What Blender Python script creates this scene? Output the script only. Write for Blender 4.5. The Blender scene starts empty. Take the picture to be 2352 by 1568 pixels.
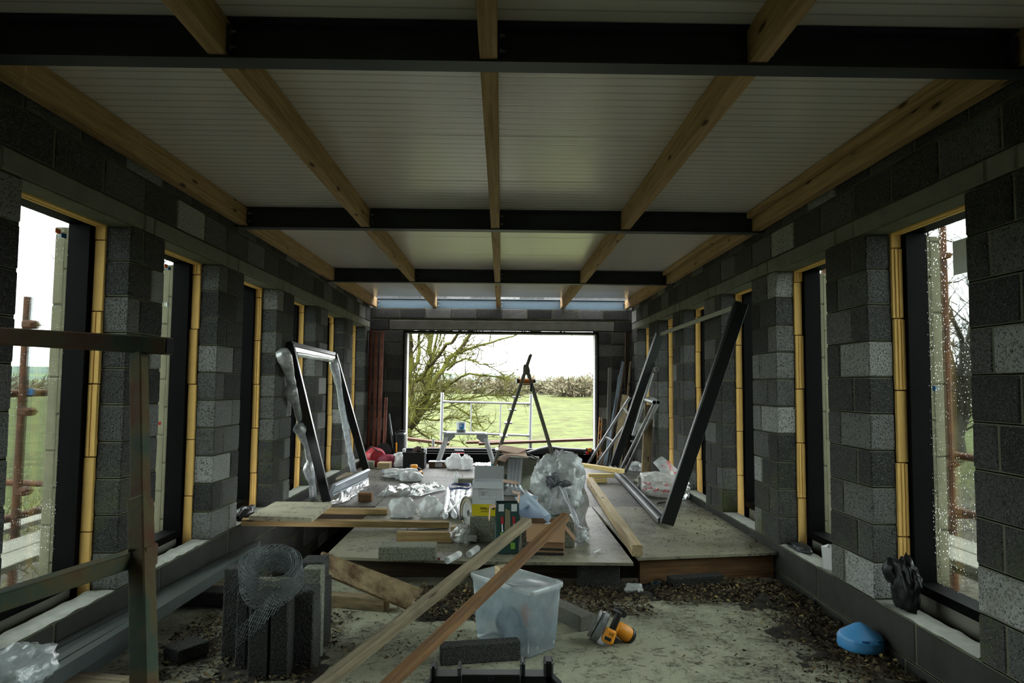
import bpy, bmesh, math, random
from mathutils import Vector, Matrix, noise

random.seed(7)
SC = bpy.context.scene
COL = SC.collection

# ------------------------------------------------------------------ camera, sky, exposure
IMG_W, IMG_H, FPX = 2352.0, 1568.0, 1568.0
EYE = Vector((0.0, 0.0, 1.60))
PITCH, YAW, ROLL = math.radians(3.65), math.radians(0.84), math.radians(0.46)
FWD = Vector((math.sin(YAW) * math.cos(PITCH), math.cos(YAW) * math.cos(PITCH), math.sin(PITCH)))
_r = Vector((math.cos(YAW), -math.sin(YAW), 0.0))
_u = _r.cross(FWD)
RIGHT = _r * math.cos(ROLL) + _u * math.sin(ROLL)
UP = -_r * math.sin(ROLL) + _u * math.cos(ROLL)
cam_data = bpy.data.cameras.new('camera')
cam = bpy.data.objects.new('camera', cam_data)
COL.objects.link(cam)
cam_data.sensor_width = 36.0
cam_data.lens = 36.0 * FPX / IMG_W
cam_data.clip_start, cam_data.clip_end = 0.05, 2000.0
cam.matrix_world = Matrix.Translation(EYE) @ Matrix((RIGHT, UP, -FWD)).transposed().to_4x4()
SC.camera = cam

SKY_STRENGTH = 4.6
world = bpy.data.worlds.new('overcast_sky')
SC.world = world
world.use_nodes = True
_bg = world.node_tree.nodes['Background']
_bg.inputs['Color'].default_value = (0.95, 0.98, 1.0, 1)
_bg.inputs['Strength'].default_value = SKY_STRENGTH

vs = SC.view_settings
vs.view_transform, vs.look, vs.gamma, vs.use_curve_mapping = 'Standard', 'None', 1.0, False
vs.exposure = 1.1
SC.cycles.use_denoising = True
SC.cycles.diffuse_bounces = 6
SC.cycles.max_bounces = 14
SC.cycles.transparent_max_bounces = 24
SC.cycles.sample_clamp_indirect = 8.0


def ray(x, y):
    return FWD + RIGHT * ((x - IMG_W / 2) / FPX) - UP * ((y - IMG_H / 2) / FPX)


def pz(x, y, z):           # the point of a sight line at height z
    d = ray(x, y)
    return EYE + d * ((z - EYE.z) / d.z)


def py(x, y, Y):           # ... at distance Y down the room
    d = ray(x, y)
    return EYE + d * ((Y - EYE.y) / d.y)


def px(x, y, X):           # ... in the plane of a side wall
    d = ray(x, y)
    return EYE + d * ((X - EYE.x) / d.x)


# ------------------------------------------------------------------ mesh helpers
class MB:
    """Collects shapes in world coordinates and links them as one mesh object."""

    def __init__(self):
        self.v, self.f, self.s, self.mi = [], [], [], []

    def add(self, verts, faces, smooth=False, mi=0):
        b = len(self.v)
        self.v += [tuple(p) for p in verts]
        for f in faces:
            self.f.append([b + i for i in f])
            self.s.append(smooth)
            self.mi.append(mi)
        return self

    def box(self, lo, hi, ch=0.0, M=None, jit=0.0, mi=0):
        lo, hi = Vector(lo), Vector(hi)
        V, F = [], []
        if ch <= 0:
            V = [Vector((x, y, z)) for x in (lo.x, hi.x) for y in (lo.y, hi.y) for z in (lo.z, hi.z)]
            F = [(0, 1, 3, 2), (4, 6, 7, 5), (0, 4, 5, 1), (2, 3, 7, 6), (0, 2, 6, 4), (1, 5, 7, 3)]
        else:
            idx = {}
            for a in range(3):
                for s in ((x, y, z) for x in (0, 1) for y in (0, 1) for z in (0, 1)):
                    p = Vector([(lo[k] + (0 if k == a else ch)) if s[k] == 0 else (hi[k] - (0 if k == a else ch)) for k in range(3)])
                    idx[(a, s)] = len(V)
                    V.append(p)
            for a in range(3):
                b, c = (a + 1) % 3, (a + 2) % 3
                for sa in (0, 1):
                    q = []
                    for sb, sc in ((0, 0), (1, 0), (1, 1), (0, 1)):
                        s = [0, 0, 0]
                        s[a], s[b], s[c] = sa, sb, sc
                        q.append(idx[(a, tuple(s))])
                    F.append(q)
                for sb in (0, 1):
                    for sc in (0, 1):
                        s0, s1 = [0, 0, 0], [0, 0, 0]
                        s0[b] = s1[b] = sb
                        s0[c] = s1[c] = sc
                        s1[a] = 1
                        s0, s1 = tuple(s0), tuple(s1)
                        F.append((idx[(b, s0)], idx[(b, s1)], idx[(c, s1)], idx[(c, s0)]))
            for s in ((x, y, z) for x in (0, 1) for y in (0, 1) for z in (0, 1)):
                F.append((idx[(0, s)], idx[(1, s)], idx[(2, s)]))
        if jit:
            V = [p + Vector((random.uniform(-jit, jit), random.uniform(-jit, jit), random.uniform(-jit, jit))) for p in V]
        if M is not None:
            V = [M @ p for p in V]
        return self.add(V, F, False, mi)

    def bar(self, p0, p1, w, h, up=(0, 0, 1), ch=0.0, mi=0):
        """A box from p0 to p1 (axis through the middle), w across, h along up."""
        M, L = frame(p0, p1, up)
        return self.box((0, -w / 2, -h / 2), (L, w / 2, h / 2), ch, M, 0.0, mi)

    def tube(self, pts, r, seg=10, cap=True, mi=0):
        pts = [Vector(p) for p in pts]
        n = len(pts)
        rs = r if isinstance(r, (list, tuple)) else [r] * n
        b, V, F = None, [], []
        ref = Vector((0.13, 0.31, 0.94))
        for i, p in enumerate(pts):
            t = (pts[min(i + 1, n - 1)] - pts[max(i - 1, 0)])
            t = t.normalized() if t.length > 1e-9 else Vector((0, 0, 1))
            if b is None:
                b = t.cross(ref)
                if b.length < 1e-3:
                    b = t.cross(Vector((1, 0, 0)))
            b = (b - t * b.dot(t)).normalized()
            c = t.cross(b)
            for k in range(seg):
                a = 2 * math.pi * k / seg
                V.append(p + (b * math.cos(a) + c * math.sin(a)) * rs[i])
        for i in range(n - 1):
            for k in range(seg):
                k2 = (k + 1) % seg
                F.append((i * seg + k, i * seg + k2, (i + 1) * seg + k2, (i + 1) * seg + k))
        if cap:
            F.append(tuple(range(seg)))
            F.append(tuple((n - 1) * seg + k for k in range(seg)))
        return self.add(V, F, True, mi)

    def pipe(self, p0, p1, r, wall=0.004, seg=14, mi=0):
        """A hollow tube open at both ends."""
        p0, p1 = Vector(p0), Vector(p1)
        M, L = frame(p0, p1, (0.1, 0.2, 0.97))
        V, F = [], []
        for x, rr in ((0, r), (L, r), (L, r - wall), (0, r - wall)):
            for k in range(seg):
                a = 2 * math.pi * k / seg
                V.append(M @ Vector((x, rr * math.cos(a), rr * math.sin(a))))
        for i in range(4):
            j = (i + 1) % 4
            for k in range(seg):
                k2 = (k + 1) % seg
                F.append((i * seg + k, i * seg + k2, j * seg + k2, j * seg + k))
        return self.add(V, F, True, mi)

    def lathe(self, prof, c, seg=24, M=None, mi=0):
        """prof: (radius, height) pairs turned about the z axis through c."""
        V, F = [], []
        for r, z in prof:
            for k in range(seg):
                a = 2 * math.pi * k / seg
                p = Vector((r * math.cos(a), r * math.sin(a), z))
                V.append((M @ p if M is not None else p) + Vector(c))
        n = len(prof)
        for i in range(n - 1):
            for k in range(seg):
                k2 = (k + 1) % seg
                F.append((i * seg + k, i * seg + k2, (i + 1) * seg + k2, (i + 1) * seg + k))
        if prof[0][0] > 1e-6:
            F.append(tuple(range(seg)))
        if prof[-1][0] > 1e-6:
            F.append(tuple((n - 1) * seg + k for k in range(seg)))
        return self.add(V, F, True, mi)

    def prism(self, poly, lo, hi, M=None, mi=0):
        """poly: (x, y) outline, extruded along local z from lo to hi."""
        n = len(poly)
        V = [Vector((x, y, lo)) for x, y in poly] + [Vector((x, y, hi)) for x, y in poly]
        if M is not None:
            V = [M @ p for p in V]
        F = [tuple(range(n)), tuple(range(n, 2 * n))] + [(i, (i + 1) % n, n + (i + 1) % n, n + i) for i in range(n)]
        return self.add(V, F, False, mi)

    def sheet(self, fn, nu, nv, smooth=True, mi=0, thick=0.0):
        """fn(u, v) -> point for u, v in 0..1; thick gives the sheet a second skin."""
        V = [Vector(fn(i / nu, j / nv)) for i in range(nu + 1) for j in range(nv + 1)]
        F = [(i * (nv + 1) + j, (i + 1) * (nv + 1) + j, (i + 1) * (nv + 1) + j + 1, i * (nv + 1) + j + 1) for i in range(nu) for j in range(nv)]
        return self.add(V, F, smooth, mi)

    def ball(self, c, rad, sub=3, fn=None, M=None, smooth=True, mi=0):
        """An icosphere of radii rad, each direction d scaled by fn(d)."""
        V, F = _ico(sub)
        c, rad = Vector(c), Vector(rad)
        P = []
        for d in V:
            k = fn(d) if fn else 1.0
            p = Vector((d.x * rad.x, d.y * rad.y, d.z * rad.z)) * k
            P.append((M @ p if M is not None else p) + c)
        return self.add(P, F, smooth, mi)

    def build(self, name, mat, parent=None, loc=None, sharp=True, nrm=True):
        me = bpy.data.meshes.new(name)
        if loc is not None:
            o0 = Vector(loc)
        else:
            xs, ys, zs = zip(*self.v)
            o0 = Vector(((min(xs) + max(xs)) / 2, (min(ys) + max(ys)) / 2, min(zs)))
        me.from_pydata([Vector(p) - o0 for p in self.v], [], self.f)
        mats = mat if isinstance(mat, (list, tuple)) else [mat]
        for m in mats:
            me.materials.append(m)
        me.polygons.foreach_set('use_smooth', self.s)
        me.polygons.foreach_set('material_index', self.mi)
        if nrm:
            bm = bmesh.new()
            bm.from_mesh(me)
            bmesh.ops.recalc_face_normals(bm, faces=bm.faces)
            if sharp:
                for e in bm.edges:
                    if len(e.link_faces) == 2 and e.calc_face_angle(0) > 0.75:
                        e.smooth = False
            bm.to_mesh(me)
            bm.free()
        me.update()
        o = bpy.data.objects.new(name, me)
        COL.objects.link(o)
        if parent is not None:
            o.parent = parent
            o.location = o0 - org_of(parent)
        else:
            o.location = o0
        o['_org'] = tuple(o0)
        return o


def org_of(o):
    return Vector(o['_org']) if '_org' in o.keys() else o.location.copy()


_ICO = {}


def _ico(sub):
    if sub not in _ICO:
        bm = bmesh.new()
        bmesh.ops.create_icosphere(bm, subdivisions=sub, radius=1.0)
        bm.verts.ensure_lookup_table()
        _ICO[sub] = ([v.co.copy() for v in bm.verts], [tuple(v.index for v in f.verts) for f in bm.faces])
        bm.free()
    return _ICO[sub]


def frame(p0, p1, up=(0, 0, 1)):
    """Matrix whose x axis runs from p0 to p1 and whose z axis is nearest to up; and the length."""
    p0, p1, up = Vector(p0), Vector(p1), Vector(up)
    x = (p1 - p0)
    L = x.length
    x.normalize()
    y = up.cross(x)
    if y.length < 1e-4:
        y = Vector((0, 1, 0)).cross(x)
        if y.length < 1e-4:
            y = Vector((1, 0, 0)).cross(x)
    y.normalize()
    z = x.cross(y)
    M = Matrix((x, y, z)).transposed().to_4x4()
    M.translation = p0
    return M, L


def rotz(a, at=(0, 0, 0)):
    return Matrix.Translation(Vector(at)) @ Matrix.Rotation(a, 4, 'Z')


def tag(o, label, cat, group=None, kind=None):
    o['label'], o['category'] = label, cat
    if group:
        o['group'] = group
    if kind:
        o['kind'] = kind
    return o


def thing(name, label, cat, loc=(0, 0, 0), group=None):
    o = bpy.data.objects.new(name, None)
    o.empty_display_size = 0.1
    COL.objects.link(o)
    o.location = loc
    o['_org'] = tuple(loc)
    return tag(o, label, cat, group)


def struct(o):
    o['kind'] = 'structure'
    return o


def local_mesh(name, mb, mat, M, parent=None):
    """A mesh built in its own local frame (so that wood grain follows its length), placed by M."""
    me = bpy.data.meshes.new(name)
    me.from_pydata([Vector(p) for p in mb.v], [], mb.f)
    for m in (mat if isinstance(mat, (list, tuple)) else [mat]):
        me.materials.append(m)
    me.polygons.foreach_set('use_smooth', mb.s)
    me.polygons.foreach_set('material_index', mb.mi)
    bm = bmesh.new()
    bm.from_mesh(me)
    bmesh.ops.recalc_face_normals(bm, faces=bm.faces)
    bm.to_mesh(me)
    bm.free()
    o = bpy.data.objects.new(name, me)
    COL.objects.link(o)
    if parent is not None:
        o.parent = parent
        o.matrix_basis = Matrix.Translation(-org_of(parent)) @ M
    else:
        o.matrix_basis = M
    o['_org'] = tuple(M.translation)
    return o


def plank(name, p0, p1, w, h, mat, up=(0, 0, 1), parent=None, ch=0.003, warp=0.0):
    """Sawn timber: its axis from p0 to p1, w wide, h thick."""
    M, L = frame(p0, p1, up)
    mb = MB()
    n = max(1, int(L / 0.25))
    V, F = [], []
    c = ch
    sec = [(-w / 2 + c, -h / 2), (w / 2 - c, -h / 2), (w / 2, -h / 2 + c), (w / 2, h / 2 - c), (w / 2 - c, h / 2), (-w / 2 + c, h / 2), (-w / 2, h / 2 - c), (-w / 2, -h / 2 + c)]
    for i in range(n + 1):
        x = L * i / n
        dz = warp * math.sin(math.pi * i / n) if warp else 0
        for a, b in sec:
            V.append((x, a + random.uniform(-.0007, .0007), b + dz + random.uniform(-.0007, .0007)))
    for i in range(n):
        for k in range(8):
            F.append((i * 8 + k, i * 8 + (k + 1) % 8, i * 8 + 8 + (k + 1) % 8, i * 8 + 8 + k))
    F += [tuple(range(8)), tuple(n * 8 + k for k in range(8))]
    mb.add(V, F)
    return local_mesh(name, mb, mat, M, parent)


# ------------------------------------------------------------------ materials
class NT:
    def __init__(self, name):
        self.m = bpy.data.materials.new(name)
        self.m.use_nodes = True
        self.nt = self.m.node_tree
        self.b = self.nt.nodes['Principled BSDF']
        self.out = self.nt.nodes['Material Output']

    def n(self, t, **kw):
        nd = self.nt.nodes.new('ShaderNode' + t)
        for k, v in kw.items():
            if hasattr(nd, k) and k not in ('Scale',):
                try:
                    setattr(nd, k, v)
                    continue
                except Exception:
                    pass
            self.set(nd, k, v)
        return nd

    def set(self, nd, k, v):
        s = nd.inputs[k]
        if hasattr(v, 'links') or isinstance(v, bpy.types.NodeSocket):
            self.nt.links.new(v, s)
        else:
            s.default_value = v

    def coord(self, kind='Object', scale=(1, 1, 1), offset=None):
        tc = self.n('TexCoord')
        mp = self.n('Mapping')
        mp.inputs['Scale'].default_value = scale
        self.nt.links.new(tc.outputs[kind], mp.inputs['Vector'])
        if offset is not None:
            self.nt.links.new(offset, mp.inputs['Location'])
        return mp.outputs[0]

    def noise(self, vec, scale, detail=4, rough=0.55):
        nd = self.n('TexNoise')
        nd.inputs['Scale'].default_value, nd.inputs['Detail'].default_value, nd.inputs['Roughness'].default_value = scale, detail, rough
        if vec is not None:
            self.nt.links.new(vec, nd.inputs['Vector'])
        return nd.outputs['Fac']

    def voro(self, vec, scale, feature='F1', out='Distance', rnd=1.0):
        nd = self.n('TexVoronoi')
        nd.feature = feature
        nd.inputs['Scale'].default_value = scale
        nd.inputs['Randomness'].default_value = rnd
        if vec is not None:
            self.nt.links.new(vec, nd.inputs['Vector'])
        return nd.outputs[out]

    def ramp(self, fac, stops, interp='LINEAR'):
        nd = self.n('ValToRGB')
        cr = nd.color_ramp
        cr.interpolation = interp
        while len(cr.elements) < len(stops):
            cr.elements.new(0.5)
        for e, (p, c) in zip(cr.elements, stops):
            e.position = p
            e.color = (*c, 1) if hasattr(c, '__len__') else (c, c, c, 1)
        self.nt.links.new(fac, nd.inputs['Fac'])
        return nd.outputs['Color']

    def mix(self, fac, a, b, mode='MIX'):
        nd = self.n('Mix')
        nd.data_type = 'RGBA'
        nd.blend_type = mode
        for s, v in ((nd.inputs[0], fac), (nd.inputs[6], a), (nd.inputs[7], b)):
            if isinstance(v, bpy.types.NodeSocket):
                self.nt.links.new(v, s)
            elif hasattr(v, '__len__'):
                s.default_value = (*v, 1) if len(v) == 3 else v
            else:
                s.default_value = v
        return nd.outputs[2]

    def math(self, op, a, b=0.0):
        nd = self.n('Math')
        nd.operation = op
        for s, v in ((nd.inputs[0], a), (nd.inputs[1], b)):
            if isinstance(v, bpy.types.NodeSocket):
                self.nt.links.new(v, s)
            else:
                s.default_value = v
        return nd.outputs[0]

    def bump(self, h, strength=0.4, dist=0.01):
        nd = self.n('Bump')
        nd.inputs['Strength'].default_value, nd.inputs['Distance'].default_value = strength, dist
        self.nt.links.new(h, nd.inputs['Height'])
        self.nt.links.new(nd.outputs[0], self.b.inputs['Normal'])

    def col(self, c):
        if isinstance(c, bpy.types.NodeSocket):
            self.nt.links.new(c, self.b.inputs['Base Color'])
        else:
            self.b.inputs['Base Color'].default_value = (*c, 1)
        return self

    def p(self, **kw):
        for k, v in kw.items():
            k = {'rough': 'Roughness', 'metal': 'Metallic', 'spec': 'Specular IOR Level', 'trans': 'Transmission Weight', 'alpha': 'Alpha', 'ior': 'IOR'}[k]
            self.set(self.b, k, v)
        return self


def rgb(h):
    """sRGB hex to linear."""
    c = [int(h[i:i + 2], 16) / 255 for i in (0, 2, 4)]
    return tuple(x / 12.92 if x <= 0.04045 else ((x + 0.055) / 1.055) ** 2.4 for x in c)


def plain(name, c, rough=0.6, metal=0.0, var=0.12, scale=14, bump=0.0, spec=0.5):
    t = NT(name)
    v = t.coord()
    f = t.noise(v, scale)
    t.col(t.mix(f, [x * (1 - var) for x in c], [min(1, x * (1 + var)) for x in c])).p(rough=rough, metal=metal, spec=spec)
    if bump:
        t.bump(t.noise(v, scale * 6), bump, 0.004)
    return t.m


def wood(name, light, dark, knots=True, rough=0.75, dirt=0.0, knotc=(0.05, 0.025, 0.012)):
    t = NT(name)
    oi = t.n('ObjectInfo')
    off = t.n('VectorMath')
    off.operation = 'SCALE'
    comb = t.n('CombineXYZ')
    for k in range(3):
        t.nt.links.new(oi.outputs['Random'], comb.inputs[k])
    t.nt.links.new(comb.outputs[0], off.inputs[0])
    off.inputs['Scale'].default_value = 37.0
    v = t.coord('Object', (1.3, 26, 26), off.outputs[0])
    g = t.noise(v, 1.6, 5, 0.6)
    v1 = t.coord('Object', (6, 140, 140), off.outputs[0])
    g2 = t.noise(v1, 1.0, 2)
    c = t.ramp(g, [(0.3, dark), (0.62, light)])
    c = t.mix(t.math('MULTIPLY', g2, 0.35), c, dark)
    if knots:
        v2 = t.coord('Object', (2.6, 9, 9), off.outputs[0])
        k = t.ramp(t.voro(v2, 1.0), [(0.07, 1.0), (0.17, 0.0)])
        c = t.mix(k, c, knotc)
    if dirt:
        v3 = t.coord('Object', (3, 9, 9), off.outputs[0])
        d = t.ramp(t.noise(v3, 1.6, 6, 0.65), [(0.5 - 0.1 * dirt, 0.0), (0.72, 1.0)])
        c = t.mix(t.math('MULTIPLY', d, min(1, dirt)), c, (0.07, 0.065, 0.055))
    t.col(c).p(rough=rough, spec=0.25)
    t.bump(g, 0.25, 0.004)
    return t.m


def block_mat(name, island, lo=0.05, hi=0.26, tint=(1.0, 1.0, 0.96), moss=0.0):
    t = NT(name)
    v = t.coord()
    if island:
        r = t.n('NewGeometry').outputs['Random Per Island']
        c = t.ramp(r, [(0.0, [lo * x for x in tint]), (0.55, [(lo * 0.9 + hi * 0.1) * x for x in tint]), (0.84, [(lo + hi) * 0.36 * x for x in tint]), (1.0, [hi * x for x in tint])])
    else:
        c = t.ramp(t.n('ObjectInfo').outputs['Random'], [(0.0, [lo * x for x in tint]), (1.0, [hi * x for x in tint])])
    sp = t.noise(v, 85, 4, 0.75)
    c = t.mix(t.ramp(sp, [(0.36, 1.0), (0.5, 0.0)]), c, (0.012, 0.012, 0.011))
    c = t.mix(t.ramp(t.noise(v, 120, 3, .7), [(0.56, 0.0), (0.7, 0.5)]), c, (0.36, 0.36, 0.34))
    big = t.noise(v, 5, 5, 0.6)
    c = t.mix(t.math('MULTIPLY', big, 0.6), c, t.mix(0.5, c, (0.03, 0.03, 0.028)))
    if moss:
        z = t.n('SeparateXYZ')
        t.nt.links.new(t.n('NewGeometry').outputs['Position'], z.inputs[0])
        mz = t.n('MapRange')
        t.nt.links.new(z.outputs['Z'], mz.inputs['Value'])
        mz.inputs['From Min'].default_value, mz.inputs['From Max'].default_value = 1.3, 0.1
        k = t.math('MULTIPLY', t.ramp(t.noise(v, 2.2, 6, 0.7), [(0.5, 0.0), (0.68, 1.0)]), mz.outputs[0])
        c = t.mix(t.math('MULTIPLY', k, moss), c, (0.085, 0.1, 0.03))
    t.col(c).p(rough=0.95, spec=0.15)
    h = t.mix(0.5, t.noise(v, 60, 4, 0.75), t.voro(v, 120))
    t.bump(h, 0.9, 0.012)
    return t.m


def film(name, col=(0.85, 0.88, 0.9), clear=0.5, gloss=0.25, rough=0.12, var=1.0, through=0.45):
    """Thin plastic: part clear, part white veil, part sheen."""
    t = NT(name)
    nt = t.nt
    tr = t.n('BsdfTransparent')
    tr.inputs['Color'].default_value = (0.97, 0.98, 0.98, 1)
    df = t.n('BsdfDiffuse')
    df.inputs['Color'].default_value = (*col, 1)
    tl = t.n('BsdfTranslucent')
    tl.inputs['Color'].default_value = (*col, 1)
    gl = t.n('BsdfGlossy')
    gl.inputs['Roughness'].default_value = rough
    v = t.coord()
    m1, m2, m3 = t.n('MixShader'), t.n('MixShader'), t.n('MixShader')
    m1.inputs[0].default_value = through
    nt.links.new(df.outputs[0], m1.inputs[1])
    nt.links.new(tl.outputs[0], m1.inputs[2])
    nz = t.ramp(t.noise(v, 9, 5, 0.65), [(0.35, max(0, clear - 0.25 * var)), (0.65, min(1, clear + 0.2 * var))])
    nt.links.new(nz, m2.inputs[0])
    nt.links.new(m1.outputs[0], m2.inputs[1])
    nt.links.new(tr.outputs[0], m2.inputs[2])
    fr = t.n('Fresnel')
    fr.inputs['IOR'].default_value = 1.5
    nt.links.new(t.math('ADD', t.math('MULTIPLY', fr.outputs[0], 0.7), gloss * 0.2), m3.inputs[0])
    nt.links.new(m2.outputs[0], m3.inputs[1])
    nt.links.new(gl.outputs[0], m3.inputs[2])
    bp = t.n('Bump')
    bp.inputs['Strength'].default_value, bp.inputs['Distance'].default_value = 0.7 * var, 0.01
    nt.links.new(t.noise(v, 28, 4, 0.6), bp.inputs['Height'])
    for nd in (df, gl):
        nt.links.new(bp.outputs[0], nd.inputs['Normal'])
    nt.links.new(m3.outputs[0], t.out.inputs['Surface'])
    return t.m


def pane_mat(name, wet):
    t = NT(name)
    nt = t.nt
    tr = t.n('BsdfTransparent')
    tr.inputs['Color'].default_value = (0.82, 0.87, 0.845, 1)
    gl = t.n('BsdfGlossy')
    gl.inputs['Roughness'].default_value = 0.01
    fr = t.n('Fresnel')
    fr.inputs['IOR'].default_value = 1.45
    m = t.n('MixShader')
    nt.links.new(t.math('MULTIPLY', fr.outputs[0], 0.7), m.inputs[0])
    nt.links.new(tr.outputs[0], m.inputs[1])
    nt.links.new(gl.outputs[0], m.inputs[2])
    last = m.outputs[0]
    if wet > 0:
        v = t.coord('Object', (1, 1, 0.7))
        cell = t.n('TexVoronoi')
        cell.inputs['Scale'].default_value = 70
        nt.links.new(v, cell.inputs['Vector'])
        size = t.n('SeparateColor')
        nt.links.new(cell.outputs['Color'], size.inputs[0])
        dens = t.ramp(t.noise(v, 2.4, 3), [(0.3, 0.25), (0.7, 1.0)])
        lim = t.math('MULTIPLY', t.math('MULTIPLY', size.outputs[0], 0.42 * wet), dens)
        drop = t.math('LESS_THAN', cell.outputs['Distance'], lim)
        rf = t.n('BsdfRefraction')
        rf.inputs['IOR'].default_value = 1.33
        rf.inputs['Roughness'].default_value = 0.05
        bp = t.n('Bump')
        bp.inputs['Strength'].default_value, bp.inputs['Distance'].default_value = 1.0, 0.012
        nt.links.new(cell.outputs['Distance'], bp.inputs['Height'])
        nt.links.new(bp.outputs[0], rf.inputs['Normal'])
        tl = t.n('BsdfTranslucent')
        tl.inputs['Color'].default_value = (0.8, 0.82, 0.82, 1)
        md = t.n('MixShader')
        md.inputs[0].default_value = 0.3
        nt.links.new(rf.outputs[0], md.inputs[1])
        nt.links.new(tl.outputs[0], md.inputs[2])
        m2 = t.n('MixShader')
        nt.links.new(drop, m2.inputs[0])
        nt.links.new(last, m2.inputs[1])
        nt.links.new(md.outputs[0], m2.inputs[2])
        last = m2.outputs[0]
    nt.links.new(last, t.out.inputs['Surface'])
    return t.m


def ground_dirt(name, base, base2, dirt, lo, hi, sc=1.3, flake=None, rough=0.85):
    t = NT(name)
    v = t.n('NewGeometry').outputs['Position']
    c = t.mix(t.noise(v, 2.1, 5, 0.6), base, base2)
    if flake:
        c = t.mix(t.math('MULTIPLY', t.voro(v, flake, 'F1', 'Color'), 0.25), c, [x * 0.55 for x in base])
    n1 = t.noise(v, sc, 8, 0.68)
    d = t.ramp(n1, [(lo, 0.0), (hi, 1.0)])
    n2 = t.ramp(t.noise(v, 30, 6, 0.75), [(0.42, 0.0), (0.6, 1.0)])
    k = t.math('MULTIPLY', d, t.math('ADD', t.math('MULTIPLY', n2, 0.6), 0.4))
    c = t.mix(k, c, dirt)
    n3 = t.ramp(t.noise(v, 6.5, 6, 0.75), [(0.5, 0.0), (0.6, 0.85)])
    c = t.mix(t.math('MULTIPLY', n3, n2), c, dirt)
    sp = t.ramp(t.noise(v, 95, 3, 0.6), [(0.62, 0.0), (0.7, 1.0)])
    c = t.mix(t.math('MULTIPLY', sp, 0.75), c, [x * 0.8 for x in dirt])
    t.col(c).p(rough=rough, spec=0.4)
    t.bump(t.mix(0.5, t.noise(v, 60, 5, 0.7), t.noise(v, 9, 5)), 0.5, 0.01)
    return t.m


MT = {
    'block': block_mat('block_wall', True, 0.034, 0.42, moss=0.9),
    'loose_block': block_mat('loose_block', False, 0.035, 0.075),
    'grey_block': block_mat('grey_green_block', False, 0.26, 0.34, (1.0, 1.02, 0.78)),
    'mortar': plain('mortar', (0.115, 0.117, 0.083), 0.95, var=0.45, scale=5, bump=0.6, spec=0.1),
    'lintel': plain('precast_concrete', (0.16, 0.16, 0.135), 0.9, var=0.35, scale=6, bump=0.4, spec=0.15),
    'outer_stone': plain('outer_pier_stone', rgb('827e68'), 0.9, var=0.28, scale=5, bump=0.3, spec=0.15),
    'steel': plain('dark_primer_steel', (0.026, 0.033, 0.038), 0.5, var=0.2, scale=3),
    'bolt': plain('bolt_zinc', (0.35, 0.36, 0.37), 0.4, 0.8),
    'frame': plain('black_window_frame', (0.0012, 0.0012, 0.0012), 0.6, var=0.1, spec=0.06),
    'anthracite': plain('anthracite_frame', (0.012, 0.016, 0.018), 0.42, var=0.12, scale=3),
    'cill': plain('grey_cill_panel', (0.17, 0.165, 0.13), 0.7, var=0.25, scale=4),
    'pir': plain('yellow_foam_board', rgb('d8b068'), 0.8, var=0.16, scale=9, spec=0.2),
    'pine': wood('pine_joist', rgb('ae9067'), rgb('826740')),
    'pine_fresh': wood('pine_fresh', rgb('c4b092'), rgb('a0895f')),
    'pine_grey': wood('pine_weathered', rgb('a79a80'), rgb('6f6350'), dirt=0.5),
    'pine_dirty': wood('pine_dirty', rgb('ab9878'), rgb('7d6a4c'), dirt=0.9),
    'brown_wood': wood('red_brown_timber', rgb('8d6c4a'), rgb('5a3a22'), knots=False, dirt=0.5),
    'tan_wood': wood('tan_timber', rgb('b39a6e'), rgb('86693f'), dirt=0.35),
    'dark_wood': wood('dark_wet_timber', rgb('57483a'), rgb('33271e'), dirt=0.5),
    'old_board': wood('old_stained_board', rgb('9a8468'), rgb('5f4630'), dirt=0.6),
    'plinth': plain('dark_plinth_block', (0.042, 0.042, 0.037), 0.95, var=.45, scale=5, bump=.5, spec=.12),
    'ceiling': None,
}


def ceiling_mat():
    t = NT('white_liner_sheet')
    v = t.n('NewGeometry').outputs['Position']
    sep = t.n('SeparateXYZ')
    t.nt.links.new(v, sep.inputs[0])
    w = t.n('TexWave')
    w.bands_direction = 'Y'
    w.inputs['Scale'].default_value = 3.6
    w.inputs['Distortion'].default_value = 0.0
    t.nt.links.new(v, w.inputs['Vector'])
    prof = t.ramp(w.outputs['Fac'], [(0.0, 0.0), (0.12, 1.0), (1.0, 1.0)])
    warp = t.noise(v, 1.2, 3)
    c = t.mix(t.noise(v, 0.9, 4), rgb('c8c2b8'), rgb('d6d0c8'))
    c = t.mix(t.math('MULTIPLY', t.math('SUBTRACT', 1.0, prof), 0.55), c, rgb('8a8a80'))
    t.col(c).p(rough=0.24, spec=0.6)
    hgt = t.math('ADD', t.math('MULTIPLY', prof, 0.5), t.math('MULTIPLY', warp, 1.5))
    t.bump(hgt, 0.35, 0.004)
    return t.m


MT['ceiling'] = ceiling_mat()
MT['pane'] = pane_mat('window_pane', 0.0)
MT['pane_wet'] = pane_mat('rain_speckled_pane', 0.58)
MT['pane_damp'] = pane_mat('lightly_speckled_pane', 0.32)
MT['pane_soaked'] = pane_mat('heavily_speckled_pane', 0.8)
MT['concrete'] = ground_dirt('dusty_concrete_slab', rgb('b4b29a'), rgb('a3a28c'), (0.035, 0.029, 0.021), 0.46, 0.62, 0.9)
MT['chip'] = ground_dirt('chipboard', rgb('9f9a82'), rgb('8b8873'), (0.035, 0.032, 0.027), 0.45, 0.62, 0.85, flake=55, rough=0.5)
MT['chip_clean'] = ground_dirt('chipboard_clean', rgb('b9b298'), rgb('aaa48c'), (0.11, 0.1, 0.08), 0.58, 0.75, 2.5, flake=55)
MT['chip_dirty'] = ground_dirt('trodden_chipboard', rgb('7a766a'), rgb('5f5b52'), (0.028, 0.026, 0.023), 0.4, 0.58, 1.1, flake=55, rough=0.55)

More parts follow.
